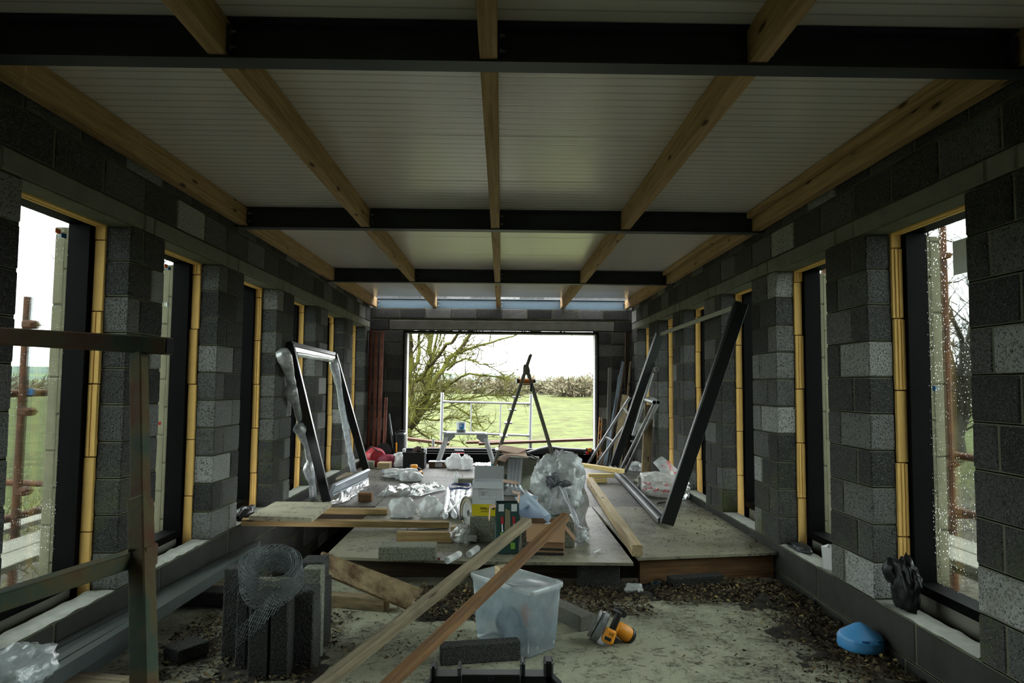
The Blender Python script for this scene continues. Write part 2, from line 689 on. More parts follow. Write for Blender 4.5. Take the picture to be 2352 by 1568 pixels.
# ------------------------------------------------------------------ the setting: floor, walls, windows, roof
XL, XR, YB, YF = -2.33, 2.30, -1.9, 12.05
SILL_L, SILL_R, HEAD, TOP = 0.335, 0.30, 2.58, 3.135
DECK = 0.24
WIN_L = [(1.83, 2.79), (3.30, 4.26), (4.71, 5.61), (6.16, 7.07), (7.65, 8.56), (9.13, 10.09), (10.67, 11.62)]  # first window on each side is unseen, added to light the near bay
WIN_R = [(1.85, 2.81), (3.33, 4.24), (4.80, 5.68), (6.24, 7.12), (7.72, 8.61), (9.16, 10.02), (10.66, 11.56)]
LEAF = 0.155

m = MB()
m.box((-3.0, YB - 0.4, -0.25), (3.0, 5.80, 0.0))
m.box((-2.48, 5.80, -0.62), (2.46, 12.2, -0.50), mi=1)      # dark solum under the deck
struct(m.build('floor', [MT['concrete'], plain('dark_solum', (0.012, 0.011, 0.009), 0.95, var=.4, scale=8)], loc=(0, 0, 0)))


def side_wall(name, x0, sgn, wins):
    x1 = x0 + sgn * LEAF
    SILL = SILL_L if sgn < 0 else SILL_R
    CRS = (HEAD - SILL) / 10
    lo, hi = min(x0, x1), max(x0, x1)
    w = MB()
    rnd = random.Random(11 if sgn < 0 else 23)

    def blk(y0, y1, z0, z1, mi=0):
        dx = rnd.uniform(-0.0015, 0.0015)
        w.box((lo + dx, y0 + 0.007, z0 + 0.007), (hi + dx, y1 - 0.007, z1 - 0.007), 0.007, None, 0.0016, mi)

    def bed(y0, y1, z0, z1):
        w.box((lo + 0.0065, y0 + 0.012, z0 - 0.003), (hi - 0.0065, y1 - 0.012, z1 + 0.003), 0.0, None, 0.0, 1)

    def course(y0, y1, z0, z1, shift):
        L = y1 - y0
        cuts = [y0]
        if L < 0.72:
            cuts.append(y0 + L * (0.34 if shift else 0.66) + rnd.uniform(-.015, .015))
        else:
            y = y0 + (0.225 if shift else 0.45)
            while y < y1 - 0.12:
                cuts.append(y + rnd.uniform(-.012, .012))
                y += 0.45
        cuts.append(y1)
        for a, b in zip(cuts, cuts[1:]):
            blk(a, b, z0, z1)
        bed(y0, y1, z0, z1)

    course(5.80, YF, SILL - 4 * CRS, SILL - 3 * CRS, 0)
    course(5.80, YF, SILL - 3 * CRS, SILL - 2 * CRS, 1)
    for k in range(2):
        y, n_ = YB, 0
        while y < YF - .01:
            y1 = min(YF, y + 1.35 + rnd.uniform(-.3, .3))
            blk(y, y1, SILL - (2 - k) * CRS, SILL - (1 - k) * CRS, 3)
            y = y1
        bed(YB, YF, SILL - (2 - k) * CRS, SILL - (1 - k) * CRS)
    spans, y = [], YB
    for a, b in wins:
        spans.append((y, a))
        y = b
    spans.append((y, YF))
    for k in range(10):
        for a, b in spans:
            course(a, b, SILL + k * CRS, SILL + (k + 1) * CRS, k % 2)
    y = YB
    for a, b in wins:                                  # precast lintels with short packers between
        if a - 0.16 > y + 0.02:
            blk(y, a - 0.16, HEAD, HEAD + 0.12, 2)
        blk(a - 0.16, b + 0.16, HEAD, HEAD + 0.12, 2)
        y = b + 0.16
    blk(y, YF, HEAD, HEAD + 0.12, 2)
    bed(YB, YF, HEAD, HEAD + 0.12)
    course(YB, YF, HEAD + 0.12, HEAD + 0.34, 0)
    course(YB, YF, HEAD + 0.34, TOP + 0.02, 1)
    o = w.build(name, [MT['block'], MT['mortar'], MT['lintel'], MT['plinth']], loc=(0, 0, 0))
    struct(o)

    # the outer leaf: stone-faced piers between the windows and a low run below them
    q = MB()
    ox0, ox1 = x0 + sgn * 0.37, x0 + sgn * 0.47
    xm = x0 + sgn * 0.405

    def stone(y0, y1, xa, xb, off):
        z = -0.4 - off
        while z < HEAD - 0.05:
            z1 = min(z + 0.45, HEAD - 0.012)
            q.box((min(xa, xb), y0, max(z, -0.4) + 0.004), (max(xa, xb), y1, z1 - 0.004), 0.006, None, 0.001)
            z += 0.45
        q.box((min(xa, xb) + .006, y0 + .006, -0.4), (max(xa, xb) - .006, y1 - .006, HEAD - 0.02), 0.0, None, 0.0, 1)

    for i, (a, b) in enumerate(spans):
        stone(a, b, ox0, xm, 0.0)
        stone(a, b, xm, ox1, 0.225)
    q.box((min(ox0, ox1), YB, -0.4), (max(ox0, ox1), YF, 0.30))
    struct(q.build(name + '_outer', [MT['outer_stone'], MT['mortar']], loc=(0, 0, 0)))


side_wall('wall_left', XL, -1, WIN_L)
side_wall('wall_right', XR, 1, WIN_R)


M_SKIM = plain('dusty_mortar_skim', (0.30, 0.30, 0.265), 0.95, var=.4, scale=12, bump=.5)


def window(no, x0, sgn, y0, y1, wet):
    """Frame set in the cavity line, one pane, a cill panel, and the foam closers on its jamb and head."""
    X = lambda d: x0 + sgn * d
    f = MB()
    a, b = sorted((X(0.225), X(0.36)))
    zb, zt, t = 0.37, HEAD + 0.06, 0.055
    f.box((a, y0 - 0.01, zb), (b, y0 + t - 0.01, zt), 0.003)
    f.box((a, y1 - t + 0.01, zb), (b, y1 + 0.01, zt), 0.003)
    f.box((a, y0 + t - 0.01, zb), (b, y1 - t + 0.01, zb + t), 0.003)
    f.box((a, y0 + t - 0.01, zt - 0.065), (b, y1 - t + 0.01, zt), 0.003)
    w = struct(f.build('window_%d' % no, MT['frame']))
    g = MB()
    a, b = sorted((X(0.345), X(0.352)))
    g.box((a, y0 + t - 0.012, zb + t - 0.002), (b, y1 - t + 0.012, zt - 0.063))
    g.build('pane', MT[wet], w)
    g = MB()
    a, b = sorted((X(0.27), X(0.36)))
    g.box((a, y0, 0.0), (b, y1, zb), 0.003)
    g.build('cill_panel', MT['cill'], w)
    sl = SILL_L if sgn < 0 else SILL_R
    g = MB()
    a, b = sorted((X(0.002), X(0.15)))
    g.sheet(lambda u, v: (a + (b - a) * u, y0 + .01 + (y1 - y0 - .02) * v, sl + .004 + .012 * max(0, .4 + noise.noise(Vector((u * 2 + no, v * 9, no))) - 2 * (u - .5) ** 4)), 6, 24)
    g.build('sill_mortar', M_SKIM, w)
    a, b = sorted((X(0.157), X(0.222)))
    rnd = random.Random(no)
    for side, (ya, yb) in enumerate(((y1 - 0.008, y1 + 0.03), (y0 - 0.03, y0 + 0.008))):
        z = 0.24
        hs = [0.447, 0.452, 0.447, 0.45, 0.447, 0.2]
        for k, h in enumerate(hs):
            z1 = min(z + h, HEAD + 0.01)
            s = rnd.uniform(-0.006, 0.006)
            q = MB()
            q.box((a + s, ya, z + 0.003), (b + s, yb, z1 - 0.003), 0.003)
            if rnd.random() < 0.45:                        # the tongue edge shows as a rib
                c = a + (b - a) * rnd.uniform(0.35, 0.6)
                q.box((c - .008, ya - 0.007, z + 0.006), (c + .008, ya + 0.002, z1 - 0.006), 0.002)
                q.box((c + .014, ya - 0.007, z + 0.006), (b + s, ya + 0.002, z1 - 0.006), 0.002)
            q.build('foam_board', MT['pir'], w)
            z = z1
            if z > HEAD - 0.03:
                break
    q = MB()
    q.box((a, y0, HEAD - 0.012), (b, y1, HEAD + 0.028), 0.003)
    q.box((a + (b - a) * .4, y0, HEAD - 0.018), (a + (b - a) * .55, y1, HEAD - 0.008), 0.002)
    q.build('head_foam_board', MT['pir'], w)
    q = MB()                                              # precast plank over the closer, widened to block leaking sky light
    a, b = sorted((X(0.157), X(0.369)))
    q.box((a, y0 - 0.1, HEAD + 0.065), (b, y1 + 0.1, TOP))
    q.build('head_plank', MT['lintel'], w)
    a, b = sorted((X(0.157), X(0.369)))
    for ya in (y0 - 0.046, y1 + 0.032):
        q = MB()
        q.box((a, ya, 0.1), (b, ya + .014, HEAD + .064))
        q.build('light_seal_strip', MT['frame'], w)  # dark strip added to block sky light leaking round the frame
    return w


nw = 0
windows = {}
for i in range(len(WIN_L)):
    for sgn, x0, wins in ((-1, XL, WIN_L), (1, XR, WIN_R)):
        nw += 1
        windows[(sgn, i)] = window(nw, x0, sgn, *wins[i], wet={(-1, 1): 'pane_wet', (-1, 2): 'pane_damp', (1, 1): 'pane_soaked'}.get((sgn, i), 'pane'))

# labels and tapes stuck on panes of the wall on the left
M_RED = plain('red_tape', (0.62, 0.06, 0.05), 0.5)
M_BLUE = plain('blue_label', (0.03, 0.14, 0.33), 0.5)
M_ORANGE = plain('orange_label', (0.8, 0.2, 0.06), 0.5)
M_WHITE = plain('white_label', (0.75, 0.78, 0.8), 0.6)


def sticker(key, y, z, w, h, mat, name='sticker'):
    x = (XL - 0.341) if key[0] < 0 else (XR + 0.341)
    q = MB()
    q.box((x - 0.001, y - w / 2, z - h / 2), (x + 0.001, y + w / 2, z + h / 2))
    q.build(name, mat, windows[key])


sticker((-1, 1), 4.09, 2.50, 0.05, 0.028, M_ORANGE)
sticker((-1, 1), 4.145, 2.485, 0.05, 0.028, M_BLUE)
sticker((-1, 2), 5.41, 2.52, 0.05, 0.028, M_ORANGE)
sticker((-1, 2), 5.465, 2.51, 0.045, 0.025, M_BLUE)
sticker((-1, 2), 5.38, 1.87, 0.13, 0.025, M_RED, 'tape')
sticker((-1, 2), 5.40, 1.28, 0.06, 0.025, M_RED, 'tape')
sticker((-1, 2), 5.47, 2.22, 0.04, 0.03, M_WHITE)
sticker((-1, 3), 6.86, 2.55, 0.06, 0.03, M_ORANGE)
sticker((1, 1), 3.86, 2.36, 0.13, 0.2, M_WHITE)
sticker((1, 1), 4.14, 1.60, 0.03, 0.03, M_BLUE)

# far wall with the wide opening
OX0, OX1, OZ0, OZ1 = -1.715, 1.685, 0.455, 2.55


def far_wall():
    w = MB()
    rnd = random.Random(5)
    y0, y1 = YF, YF + LEAF

    def blk(x0, x1, z0, z1, mi=0):
        w.box((x0 + .005, y0 + rnd.uniform(-.003, .003), z0 + .005), (x1 - .005, y1, z1 - .005), 0.008, None, 0.003, mi)

    def course(x0, x1, z0, z1, sh):
        x = x0
        first = True
        while x < x1 - 0.02:
            n = min(x1, x + (0.225 if (sh and first) else 0.45))
            if x1 - n < 0.1:
                n = x1
            blk(x, n, z0, z1)
            x, first = n, False
        w.box((x0 + .01, y0 + .005, z0 - .003), (x1 - .01, y1 - .01, z1 + .003), 0.0, None, 0.0, 1)

    k, z = 0, -0.53
    while z < OZ1 - 0.02:
        z1 = min(z + 0.22, OZ1)
        if z1 <= OZ0 - 0.2:
            course(XL - LEAF, XR + LEAF, z, z1, k % 2)
        else:
            course(XL - LEAF, OX0 - 0.02, z, z1, k % 2)
            course(OX1 + 0.02, XR + LEAF, z, z1, k % 2)
            if z < 0.2:
                course(OX0 - .02, OX1 + .02, z, 0.2, 0)
        z, k = z1, k + 1
    blk(XL - LEAF, -2.0, OZ1, OZ1 + 0.20)
    blk(-2.0, 2.0, OZ1 + 0.008, OZ1 + 0.185, 2)              # precast lintel over the opening
    blk(2.0, XR + LEAF, OZ1, OZ1 + 0.20)
    w.box((XL - LEAF, y0 + .012, OZ1 + 0.18), (XR + LEAF, y1 - .01, OZ1 + 0.215), 0.0, None, 0.0, 1)
    course(XL - LEAF, XR + LEAF, OZ1 + 0.215, 2.945, 1)
    struct(w.build('wall_far', [MT['block'], MT['mortar'], MT['lintel']], loc=(0, 0, 0)))
    q = MB()                                                  # outer leaf standing above the beam
    rnd2 = random.Random(8)
    x = XL - 0.5
    while x < XR + 0.5:
        q.box((x + .005, 12.50, 2.60), (x + .445, 12.60, 3.0), 0.006, None, 0.003)
        q.box((x + .005, 12.50, 3.005), (x + .445, 12.60, 3.42), 0.006, None, 0.003)
        x += 0.45
    q.box((XL - .5, 12.51, 2.60), (XR + .5, 12.59, 3.41), 0.0, None, 0.0, 1)
    for xa, xb in ((XL - 0.5, OX0), (OX1, XR + 0.5)):
        q.box((xa, 12.50, -0.4), (xb, 12.60, 2.60), 0.0)
    struct(q.build('wall_far_outer', [MT['block'], MT['mortar']], loc=(0, 0, 0)))


far_wall()

# lining of the wide opening: pale jamb strips, black head, black sliding track
M_PALE = plain('pale_jamb_strip', (0.42, 0.42, 0.41), 0.6)
q = MB()
q.box((OX0 - 0.02, YF - 0.012, OZ1 - 0.035), (OX1 + 0.02, YF + 0.4, OZ1 - 0.002), 0.003)
q.box((OX0 - 0.02, YF - 0.012, OZ0 - 0.22), (OX0, YF + 0.4, OZ1 - 0.035), 0.003)
q.box((OX1, YF - 0.012, OZ0 - 0.22), (OX1 + 0.02, YF + 0.4, OZ1 - 0.035), 0.003)
door = struct(q.build('door_1', MT['frame']))
for xa, xb in ((OX0, OX0 + 0.035), (OX1 - 0.03, OX1)):
    z = OZ0 - 0.1
    q = MB()
    while z < OZ1 - 0.05:
        q.box((xa, YF + 0.06, z + .002), (xb, YF + 0.3, min(z + 0.45, OZ1 - 0.036) - .002), 0.002)
        z += 0.45
    q.build('jamb_strip', M_PALE, door)
q = MB()
for k, (ya, yb, z) in enumerate(((YF - 0.05, YF + 0.05, 0.40), (YF + 0.07, YF + 0.17, 0.43), (YF + 0.19, YF + 0.36, 0.455))):
    q.box((OX0 - 0.02, ya, 0.2), (OX1 + 0.02, yb, z), 0.004)
q.build('sliding_track', MT['frame'], door)
q = MB()
q.box((OX0, YF + 0.24, 0.455), (OX1, YF + 0.27, 0.468), 0.002)
q.build('track_rail', MT['bolt'], door)

# wall behind the camera
q = MB()
q.box((XL - .5, YB - .2, -0.1), (XR + .5, YB, TOP))
struct(q.build('wall_back', MT['block'], loc=(0, 0, 0)))

# roof: one metre liner sheets laid across the joists
q = MB()
y = 12.05 - 14
edges = [-1.9, -0.85, 0.15, 1.15, 2.15, 3.14, 4.13, 5.08, 6.08, 7.03, 7.98, 8.95, 9.95, 10.95, 11.88]
for a, b in zip(edges, edges[1:]):
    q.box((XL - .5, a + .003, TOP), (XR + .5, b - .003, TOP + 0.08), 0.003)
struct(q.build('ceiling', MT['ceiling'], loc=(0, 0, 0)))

# ------------------------------------------------------------------ steel beams and joists
BEAM_Y = [2.84, 5.955, 9.09, 12.20]
BEAM_Z = 2.956
BEAM_L = ['dark steel beam closest to the camera, running across under the roof sheets',
          'dark steel beam across the middle of the roof, second from the camera',
          'dark steel beam across the roof, third from the camera',
          'steel beam tinted blue grey for the sky light falling on it above the far wall']
JX = [-2.275, -1.205, -0.068, 1.078, 2.235]
beams = []
for Y, lab in zip(BEAM_Y, BEAM_L):
    q = MB()
    xa, xb = XL - 0.10, XR + 0.10
    if Y > 12:
        xa, xb = XL + 0.03, XR - 0.03
    q.box((xa, Y - 0.05, BEAM_Z), (xb, Y + 0.05, BEAM_Z + 0.009))
    q.box((xa, Y - 0.05, TOP - 0.010), (xb, Y + 0.05, TOP - 0.001))
    q.box((xa, Y - 0.004, BEAM_Z + 0.009), (xb, Y + 0.004, TOP - 0.010))
    b = q.build('steel_beam', MT['steel'] if Y < 12 else plain('sky_lit_steel', (0.06, 0.095, 0.12), 0.45))  # far beam: blue sky light put into the steel colour
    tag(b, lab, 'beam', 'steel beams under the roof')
    beams.append(b)
    for j, x in enumerate(JX):
        q = MB()
        xs = x + 0.04 if j < 4 else x - 0.06
        q.box((xs, Y - 0.052, BEAM_Z + 0.03), (xs + 0.008, Y - 0.006, TOP - 0.03), 0.001)
        c = q.build('cleat', MT['steel'], b)
        for z in (BEAM_Z + 0.055, TOP - 0.055):
            q = MB()
            Mx = Matrix.Translation((xs + 0.008, Y - 0.03, z)) @ Matrix.Rotation(math.pi / 2, 4, 'Y')
            q.prism([(0.009 * math.cos(k * math.pi / 3), 0.009 * math.sin(k * math.pi / 3)) for k in range(6)], 0, 0.008, Mx)
            q.prism([(0.005 * math.cos(k * math.pi / 4), 0.005 * math.sin(k * math.pi / 4)) for k in range(8)], 0.008, 0.022, Mx)
            q.build('bolt', MT['bolt'], c)

where = ['before the closest steel beam', 'between the closest and second beams', 'between the second and third beams', 'between the third and far beams']
lines = ['timber joist against the left wall', 'timber joist left of the centre joist', 'timber joist on the roof centre line', 'timber joist right of the centre joist', 'timber joist against the right wall']
ends = [-1.85] + BEAM_Y
for bay in range(4):
    for j, x in enumerate(JX):
        ya = ends[bay] + (0.012 if bay else 0)
        yb = ends[bay + 1] - 0.012
        dx = [0.05, 0.0, 0.0, 0.0][bay] if j == 1 else ([-0.045, 0, 0, 0][bay] if j == 3 else 0)
        z = BEAM_Z + 0.012 + random.uniform(0, 0.006)
        if bay == 3:
            yb = BEAM_Y[3] - 0.03
        o = plank('timber_joist', (x + dx, ya, (z + TOP - 0.002) / 2), (x, yb, (z + TOP - 0.002) / 2), 0.075, TOP - 0.002 - z, MT['pine'])
        tag(o, lines[j] + ' ' + where[bay], 'joist', 'roof joists')
for bay in range(1, 3):
    o = plank('timber_packer', (XR - 0.135, ends[bay] + .06, TOP - 0.03), (XR - 0.135, ends[bay + 1] - .06, TOP - 0.03), 0.045, 0.055, MT['pine'])
    tag(o, 'narrow timber packer above the right wall joist ' + where[bay], 'packer', 'roof packers')

# ------------------------------------------------------------------ outside: ground, hills, hedges, trees, scaffold
def smooth(a, b, x):
    t = max(0.0, min(1.0, (x - a) / (b - a)))
    return t * t * (3 - 2 * t)


def land_z(x, y):
    """Height of the land round the building."""
    d = max(abs(x) - 2.8, y - 12.6, -2.0 - y, 0.0)
    z = -0.42 + 1.25 * smooth(5, 45, d)
    z += 0.12 * noise.noise(Vector((x * 0.15, y * 0.15, 0.3)))
    if x > 3.6:                                          # spoil bank beyond the scaffold on the right
        k = smooth(4.3, 7.5, x) * (1 - smooth(9.5, 15.0, y))
        z += k * 1.05 + 0.1 * k * noise.noise(Vector((x * 1.3, y * 1.3, 2)))
    dist = math.hypot(x, y)
    z += 9.0 * smooth(170, 420, dist) * (0.75 + 0.5 * noise.noise(Vector((x * 0.006, y * 0.006, 4.0))))
    return z


def ground_material():
    t = NT('field_and_site_ground')
    v = t.n('NewGeometry').outputs['Position']
    sep = t.n('SeparateXYZ')
    t.nt.links.new(v, sep.inputs[0])
    g = t.mix(t.noise(v, 0.35, 6, 0.65), rgb('4b552b'), rgb('575e35'))
    g = t.mix(t.ramp(t.noise(v, 1.1, 7, 0.75), [(0.42, 0.0), (0.6, 0.9)]), g, rgb('3e3e24'))
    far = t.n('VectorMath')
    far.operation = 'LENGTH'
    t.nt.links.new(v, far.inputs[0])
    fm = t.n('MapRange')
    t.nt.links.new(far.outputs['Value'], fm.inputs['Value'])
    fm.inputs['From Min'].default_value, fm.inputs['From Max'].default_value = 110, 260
    hazy_woods = t.ramp(t.noise(v, 0.022, 4, 0.6), [(0.42, rgb('6b7a56')), (0.5, rgb('5c6b5f')), (0.62, rgb('687770'))])  # far fields and woods, paled by haze put into their colour
    c = t.mix(fm.outputs[0], g, hazy_woods)
    ax = t.math('ABSOLUTE', sep.outputs['X'])
    nx = t.n('MapRange')
    t.nt.links.new(t.math('ADD', ax, t.math('MULTIPLY', t.noise(v, 0.8, 5), 3.0)), nx.inputs['Value'])
    nx.inputs['From Min'].default_value, nx.inputs['From Max'].default_value = 7.0, 9.0
    earth = t.mix(t.ramp(t.noise(v, 5, 8, 0.7), [(0.4, 0.0), (0.62, 1.0)]), rgb('443e35'), rgb('5c5849'))
    earth = t.mix(t.ramp(t.noise(v, 25, 4, 0.7), [(0.5, 0.0), (0.66, 0.8)]), earth, rgb('71706a'))
    ny = t.math('LESS_THAN', sep.outputs['Y'], 14.0)
    k = t.math('MULTIPLY', t.math('SUBTRACT', 1.0, nx.outputs[0]), ny)
    c = t.mix(k, c, earth)
    t.col(c).p(rough=0.95, spec=0.1)
    t.bump(t.noise(v, 14, 6, 0.7), 0.7, 0.05)
    return t.m


def axis(lims):
    out = []
    for a, b, n in lims:
        out += [a + (b - a) * i / n for i in range(n)]
    return out + [lims[-1][1]]


gx = axis([(-450, -120, 14), (-120, -30, 18), (-30, 30, 80), (30, 120, 18), (120, 450, 14)])
gy = axis([(-60, -5, 8), (-5, 40, 60), (40, 130, 24), (130, 460, 22)])
q = MB()
V = [(x, y, land_z(x, y)) for x in gx for y in gy]
NY = len(gy)
F = [(i * NY + j, (i + 1) * NY + j, (i + 1) * NY + j + 1, i * NY + j + 1) for i in range(len(gx) - 1) for j in range(NY - 1)
     if not (gx[i] >= -3.4 and gx[i + 1] <= 3.4 and gy[j] >= -3 and gy[j + 1] <= 12.8)]
q.add(V, F, True)
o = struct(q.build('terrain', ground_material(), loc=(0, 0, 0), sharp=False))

M_TWIG = {}


def shrub_mat(name, c0, c1, c2):
    t = NT(name)
    r = t.n('NewGeometry').outputs['Random Per Island']
    t.col(t.ramp(r, [(0.0, c0), (0.5, c1), (1.0, c2)])).p(rough=0.9, spec=0.1)
    return t.m


M_HEDGE = shrub_mat('winter_hedge_twigs', rgb('554e3f'), rgb('706956'), rgb('66664f'))
M_BUSH = shrub_mat('pale_bush_twigs', rgb('635e49'), rgb('7e7a65'), rgb('707259'))
M_REED = shrub_mat('dry_grass', rgb('68613d'), rgb('807a56'), rgb('5a6430'))


def twig_cloud(mb, c, rad, n, size, rnd, up=0.35):
    """A shrub: many short bent slivers filling an ellipsoid that stands on its base."""
    c = Vector(c)
    for _ in range(n):
        while True:
            d = Vector((rnd.uniform(-1, 1), rnd.uniform(-1, 1), rnd.uniform(-1, 1)))
            if 0.15 < d.length < 1:
                break
        lump = 0.78 + 0.4 * noise.noise(Vector((d.x * 2 + c.x, d.y * 2 + c.y, d.z * 2)))
        p = c + Vector((d.x * rad[0], d.y * rad[1], (d.z * 0.5 + 0.5) * 2 * rad[2])) * 1.0
        p = c + (p - c) * lump
        a = Vector((d.x + rnd.gauss(0, .6), d.y + rnd.gauss(0, .6), up + d.z + rnd.gauss(0, .6))).normalized() * size * rnd.uniform(.5, 1.3)
        s = a.cross(Vector((rnd.gauss(0, 1), rnd.gauss(0, 1), rnd.gauss(0, 1)))).normalized() * size * rnd.uniform(0.05, 0.16)
        mb.add([p - s, p + s, p + a * .6 + s * .8, p + a + s * .1, p + a * .6 - s * .8], [(0, 1, 2, 4), (4, 2, 3)])


rnd = random.Random(3)
hy = 60.0
q = MB()
for i in range(36):
    x = -34 + i * 1.9
    yy = hy + 0.03 * x + rnd.uniform(-.5, .5)
    twig_cloud(q, (x, yy, land_z(x, yy) - .1), (1.5, 1.0, rnd.uniform(.75, 1.05)), 520, 0.5, rnd)
tag(q.build('hedge', M_HEDGE, sharp=False, nrm=False), 'long brown winter hedge along the top edge of the field', 'hedge')
q = MB()
for i in range(26):
    y = 20 + i * 2.0
    x = -40 - rnd.uniform(0, 1)
    twig_cloud(q, (x, y, land_z(x, y) - .1), (1.2, 1.4, rnd.uniform(.5, .7)), 120, 0.5, rnd)
tag(q.build('hedge', M_HEDGE, sharp=False, nrm=False), 'low hedge at the far side of the field seen through the windows on the left', 'hedge')
for bx, by, rx, rz, lab, mt in (
        (5.4, 51, 2.4, .85, 'round olive bush at the edge of the field behind the stepladder', M_HEDGE),
        (9.0, 45, 2.0, 1.35, 'tall pale bush by the field, farthest along to the right in the opening', M_BUSH),
        (0.4, 52, 1.7, 0.8, 'low dark bush in front of the hedge on the centre of the opening', M_HEDGE),
        (6.3, 30, 1.2, .75, 'loose pale bush close to the right jamb of the opening', M_BUSH)):
    q = MB()
    twig_cloud(q, (bx, by, land_z(bx, by) - .1), (rx, 1.6, rz), 2300, 0.42, rnd)
    tag(q.build('bush', mt, sharp=False, nrm=False), lab, 'bush', 'bushes beyond the field')
q = MB()
for _ in range(1100):
    x, y = rnd.uniform(-7.5, -4.2), rnd.uniform(4, 16)
    p = Vector((x, y, land_z(x, y)))
    a = Vector((rnd.gauss(0, .25), rnd.gauss(0, .25), rnd.uniform(.2, .5)))
    s = Vector((0.008, 0.004, 0))
    q.add([p - s, p + s, p + a * .6 + s * .7, p + a, p + a * .6 - s * .7], [(0, 1, 2, 4), (4, 2, 3)])
for _ in range(2600):
    x, y = rnd.uniform(5.2, 11), rnd.uniform(2, 14)
    p = Vector((x, y, land_z(x, y)))
    a = Vector((rnd.gauss(0, .16), rnd.gauss(0, .16), rnd.uniform(.04, .16)))
    s = Vector((0.008, 0.004, 0))
    q.add([p - s, p + s, p + a * .6 + s * .7, p + a, p + a * .6 - s * .7], [(0, 1, 2, 4), (4, 2, 3)])
o = q.build('dry_grass', M_REED, loc=(0, 0, 0), sharp=False, nrm=False)
tag(o, 'dry tufted grass and straw over the rough ground outside the windows', 'grass', None, 'stuff')


# --- bare trees
def bark(name, c0, c1, c2):
    t = NT(name)
    v = t.n('NewGeometry').outputs['Position']
    nrm = t.n('SeparateXYZ')
    t.nt.links.new(t.n('NewGeometry').outputs['Normal'], nrm.inputs[0])
    k = t.math('ADD', t.math('MULTIPLY', nrm.outputs['Z'], 0.35), t.noise(v, 2.5, 5, 0.65))
    t.col(t.ramp(k, [(0.3, c0), (0.5, c1), (0.72, c2)])).p(rough=0.95, spec=0.1)
    return t.m


M_MOSS = bark('mossy_bark', rgb('363024'), rgb('45451e'), rgb('53571f'))
M_BARK = bark('grey_bark', rgb('343028'), rgb('413d34'), rgb('4b4a3a'))


def twigs(mb, pts, r0, rnd, n, ln, depth, droop=0.0):
    """Side branches off a limb, each with its own smaller branches."""
    for _ in range(n):
        i = rnd.randrange(1, len(pts))
        u = rnd.random()
        p = pts[i - 1].lerp(pts[i], u)
        d = (pts[i] - pts[i - 1]).normalized()
        d = (d + Vector((rnd.gauss(0, .55), rnd.gauss(0, .55), rnd.gauss(0.1 - droop, .5)))).normalized()
        L = ln * rnd.uniform(.5, 1.2)
        q = [p]
        for s in range(4):
            d = (d + Vector((rnd.gauss(0, .22), rnd.gauss(0, .22), rnd.gauss(0.06 - droop * .4, .2)))).normalized()
            q.append(q[-1] + d * L / 4)
        mb.tube(q, [r0 * (1 - .22 * k) for k in range(5)], 4, False)
        if depth > 0:
            twigs(mb, q, r0 * .5, rnd, 4 if depth > 1 else 3, ln * .55, depth - 1, droop)


def limb(pix, Y, rnd, jit=1.0):
    y = Y
    out = []
    for a, b in pix:
        out.append(py(a, b, y))
        y += rnd.uniform(-jit, jit)
    fine = [out[0]]
    for a, b in zip(out, out[1:]):
        mid = a.lerp(b, .5) + Vector((rnd.gauss(0, .05), rnd.gauss(0, .05), rnd.gauss(0, .05)))
        fine += [mid, b]
    return fine


rnd = random.Random(21)
q = MB()
for pix, ra, rb, n, ln in (
        ([(915, 1046), (921, 1000), (934, 952), (936, 868), (940, 804), (942, 740), (945, 640)], .17, .07, 26, 1.6),
        ([(921, 1005), (930, 991), (953, 965), (970, 938), (981, 906), (983, 868), (985, 836), (985, 804), (993, 750), (1002, 650)], .17, .06, 40, 1.7),
        ([(981, 906), (1000, 868), (1019, 846), (1049, 810), (1081, 765), (1120, 700)], .085, .04, 22, 1.5),
        ([(985, 840), (991, 836), (1010, 814), (1038, 787), (1062, 752), (1100, 690)], .06, .03, 16, 1.3),
        ([(1019, 846), (1049, 814), (1102, 793), (1144, 780), (1198, 763), (1240, 750)], .05, .012, 16, 1.0),
        ([(974, 942), (1027, 889), (1059, 865), (1102, 862), (1155, 868), (1190, 872)], .05, .009, 14, .8),
        ([(985, 929), (1019, 918), (1059, 916), (1102, 910), (1155, 908), (1180, 906)], .045, .008, 14, .8),
        ([(1027, 850), (1070, 823), (1102, 836), (1134, 846), (1150, 872)], .035, .007, 14, .7),
        ([(930, 901), (970, 868), (995, 830), (1000, 790), (1010, 745)], .05, .03, 14, 1.1),
        ([(938, 860), (960, 830), (962, 790), (972, 745), (985, 690)], .06, .03, 14, 1.1),
        ([(930, 968), (960, 925), (985, 895), (1030, 884)], .05, .015, 10, .9),
        ([(972, 959), (1006, 965), (1038, 957), (1075, 968), (1090, 985)], .03, .007, 14, .8),
        ([(953, 982), (985, 1006), (995, 1023), (1005, 1036)], .03, .008, 8, .6),
        ([(1020, 985), (1036, 1010), (1066, 1021), (1080, 1030)], .02, .006, 5, .5),
        ([(1040, 930), (1075, 950), (1110, 985), (1120, 1010)], .02, .005, 12, .7),
        ([(930, 935), (1000, 940), (1060, 925), (1095, 935)], .03, .006, 12, .8)):
    L = limb(pix, 19.0, rnd, .7)
    L[0].y = 19.0
    n_ = len(L)
    q.tube(L, [ra + (rb - ra) * i / (n_ - 1) for i in range(n_)], 7)
    twigs(q, L, max(.015, rb * .45), rnd, int(n * 1.3), ln, 2, .03)
tree = q.build('mossy_tree', M_MOSS, sharp=False, nrm=False)
tag(tree, 'large bare tree with bright moss on its limbs outside the wide opening', 'tree')


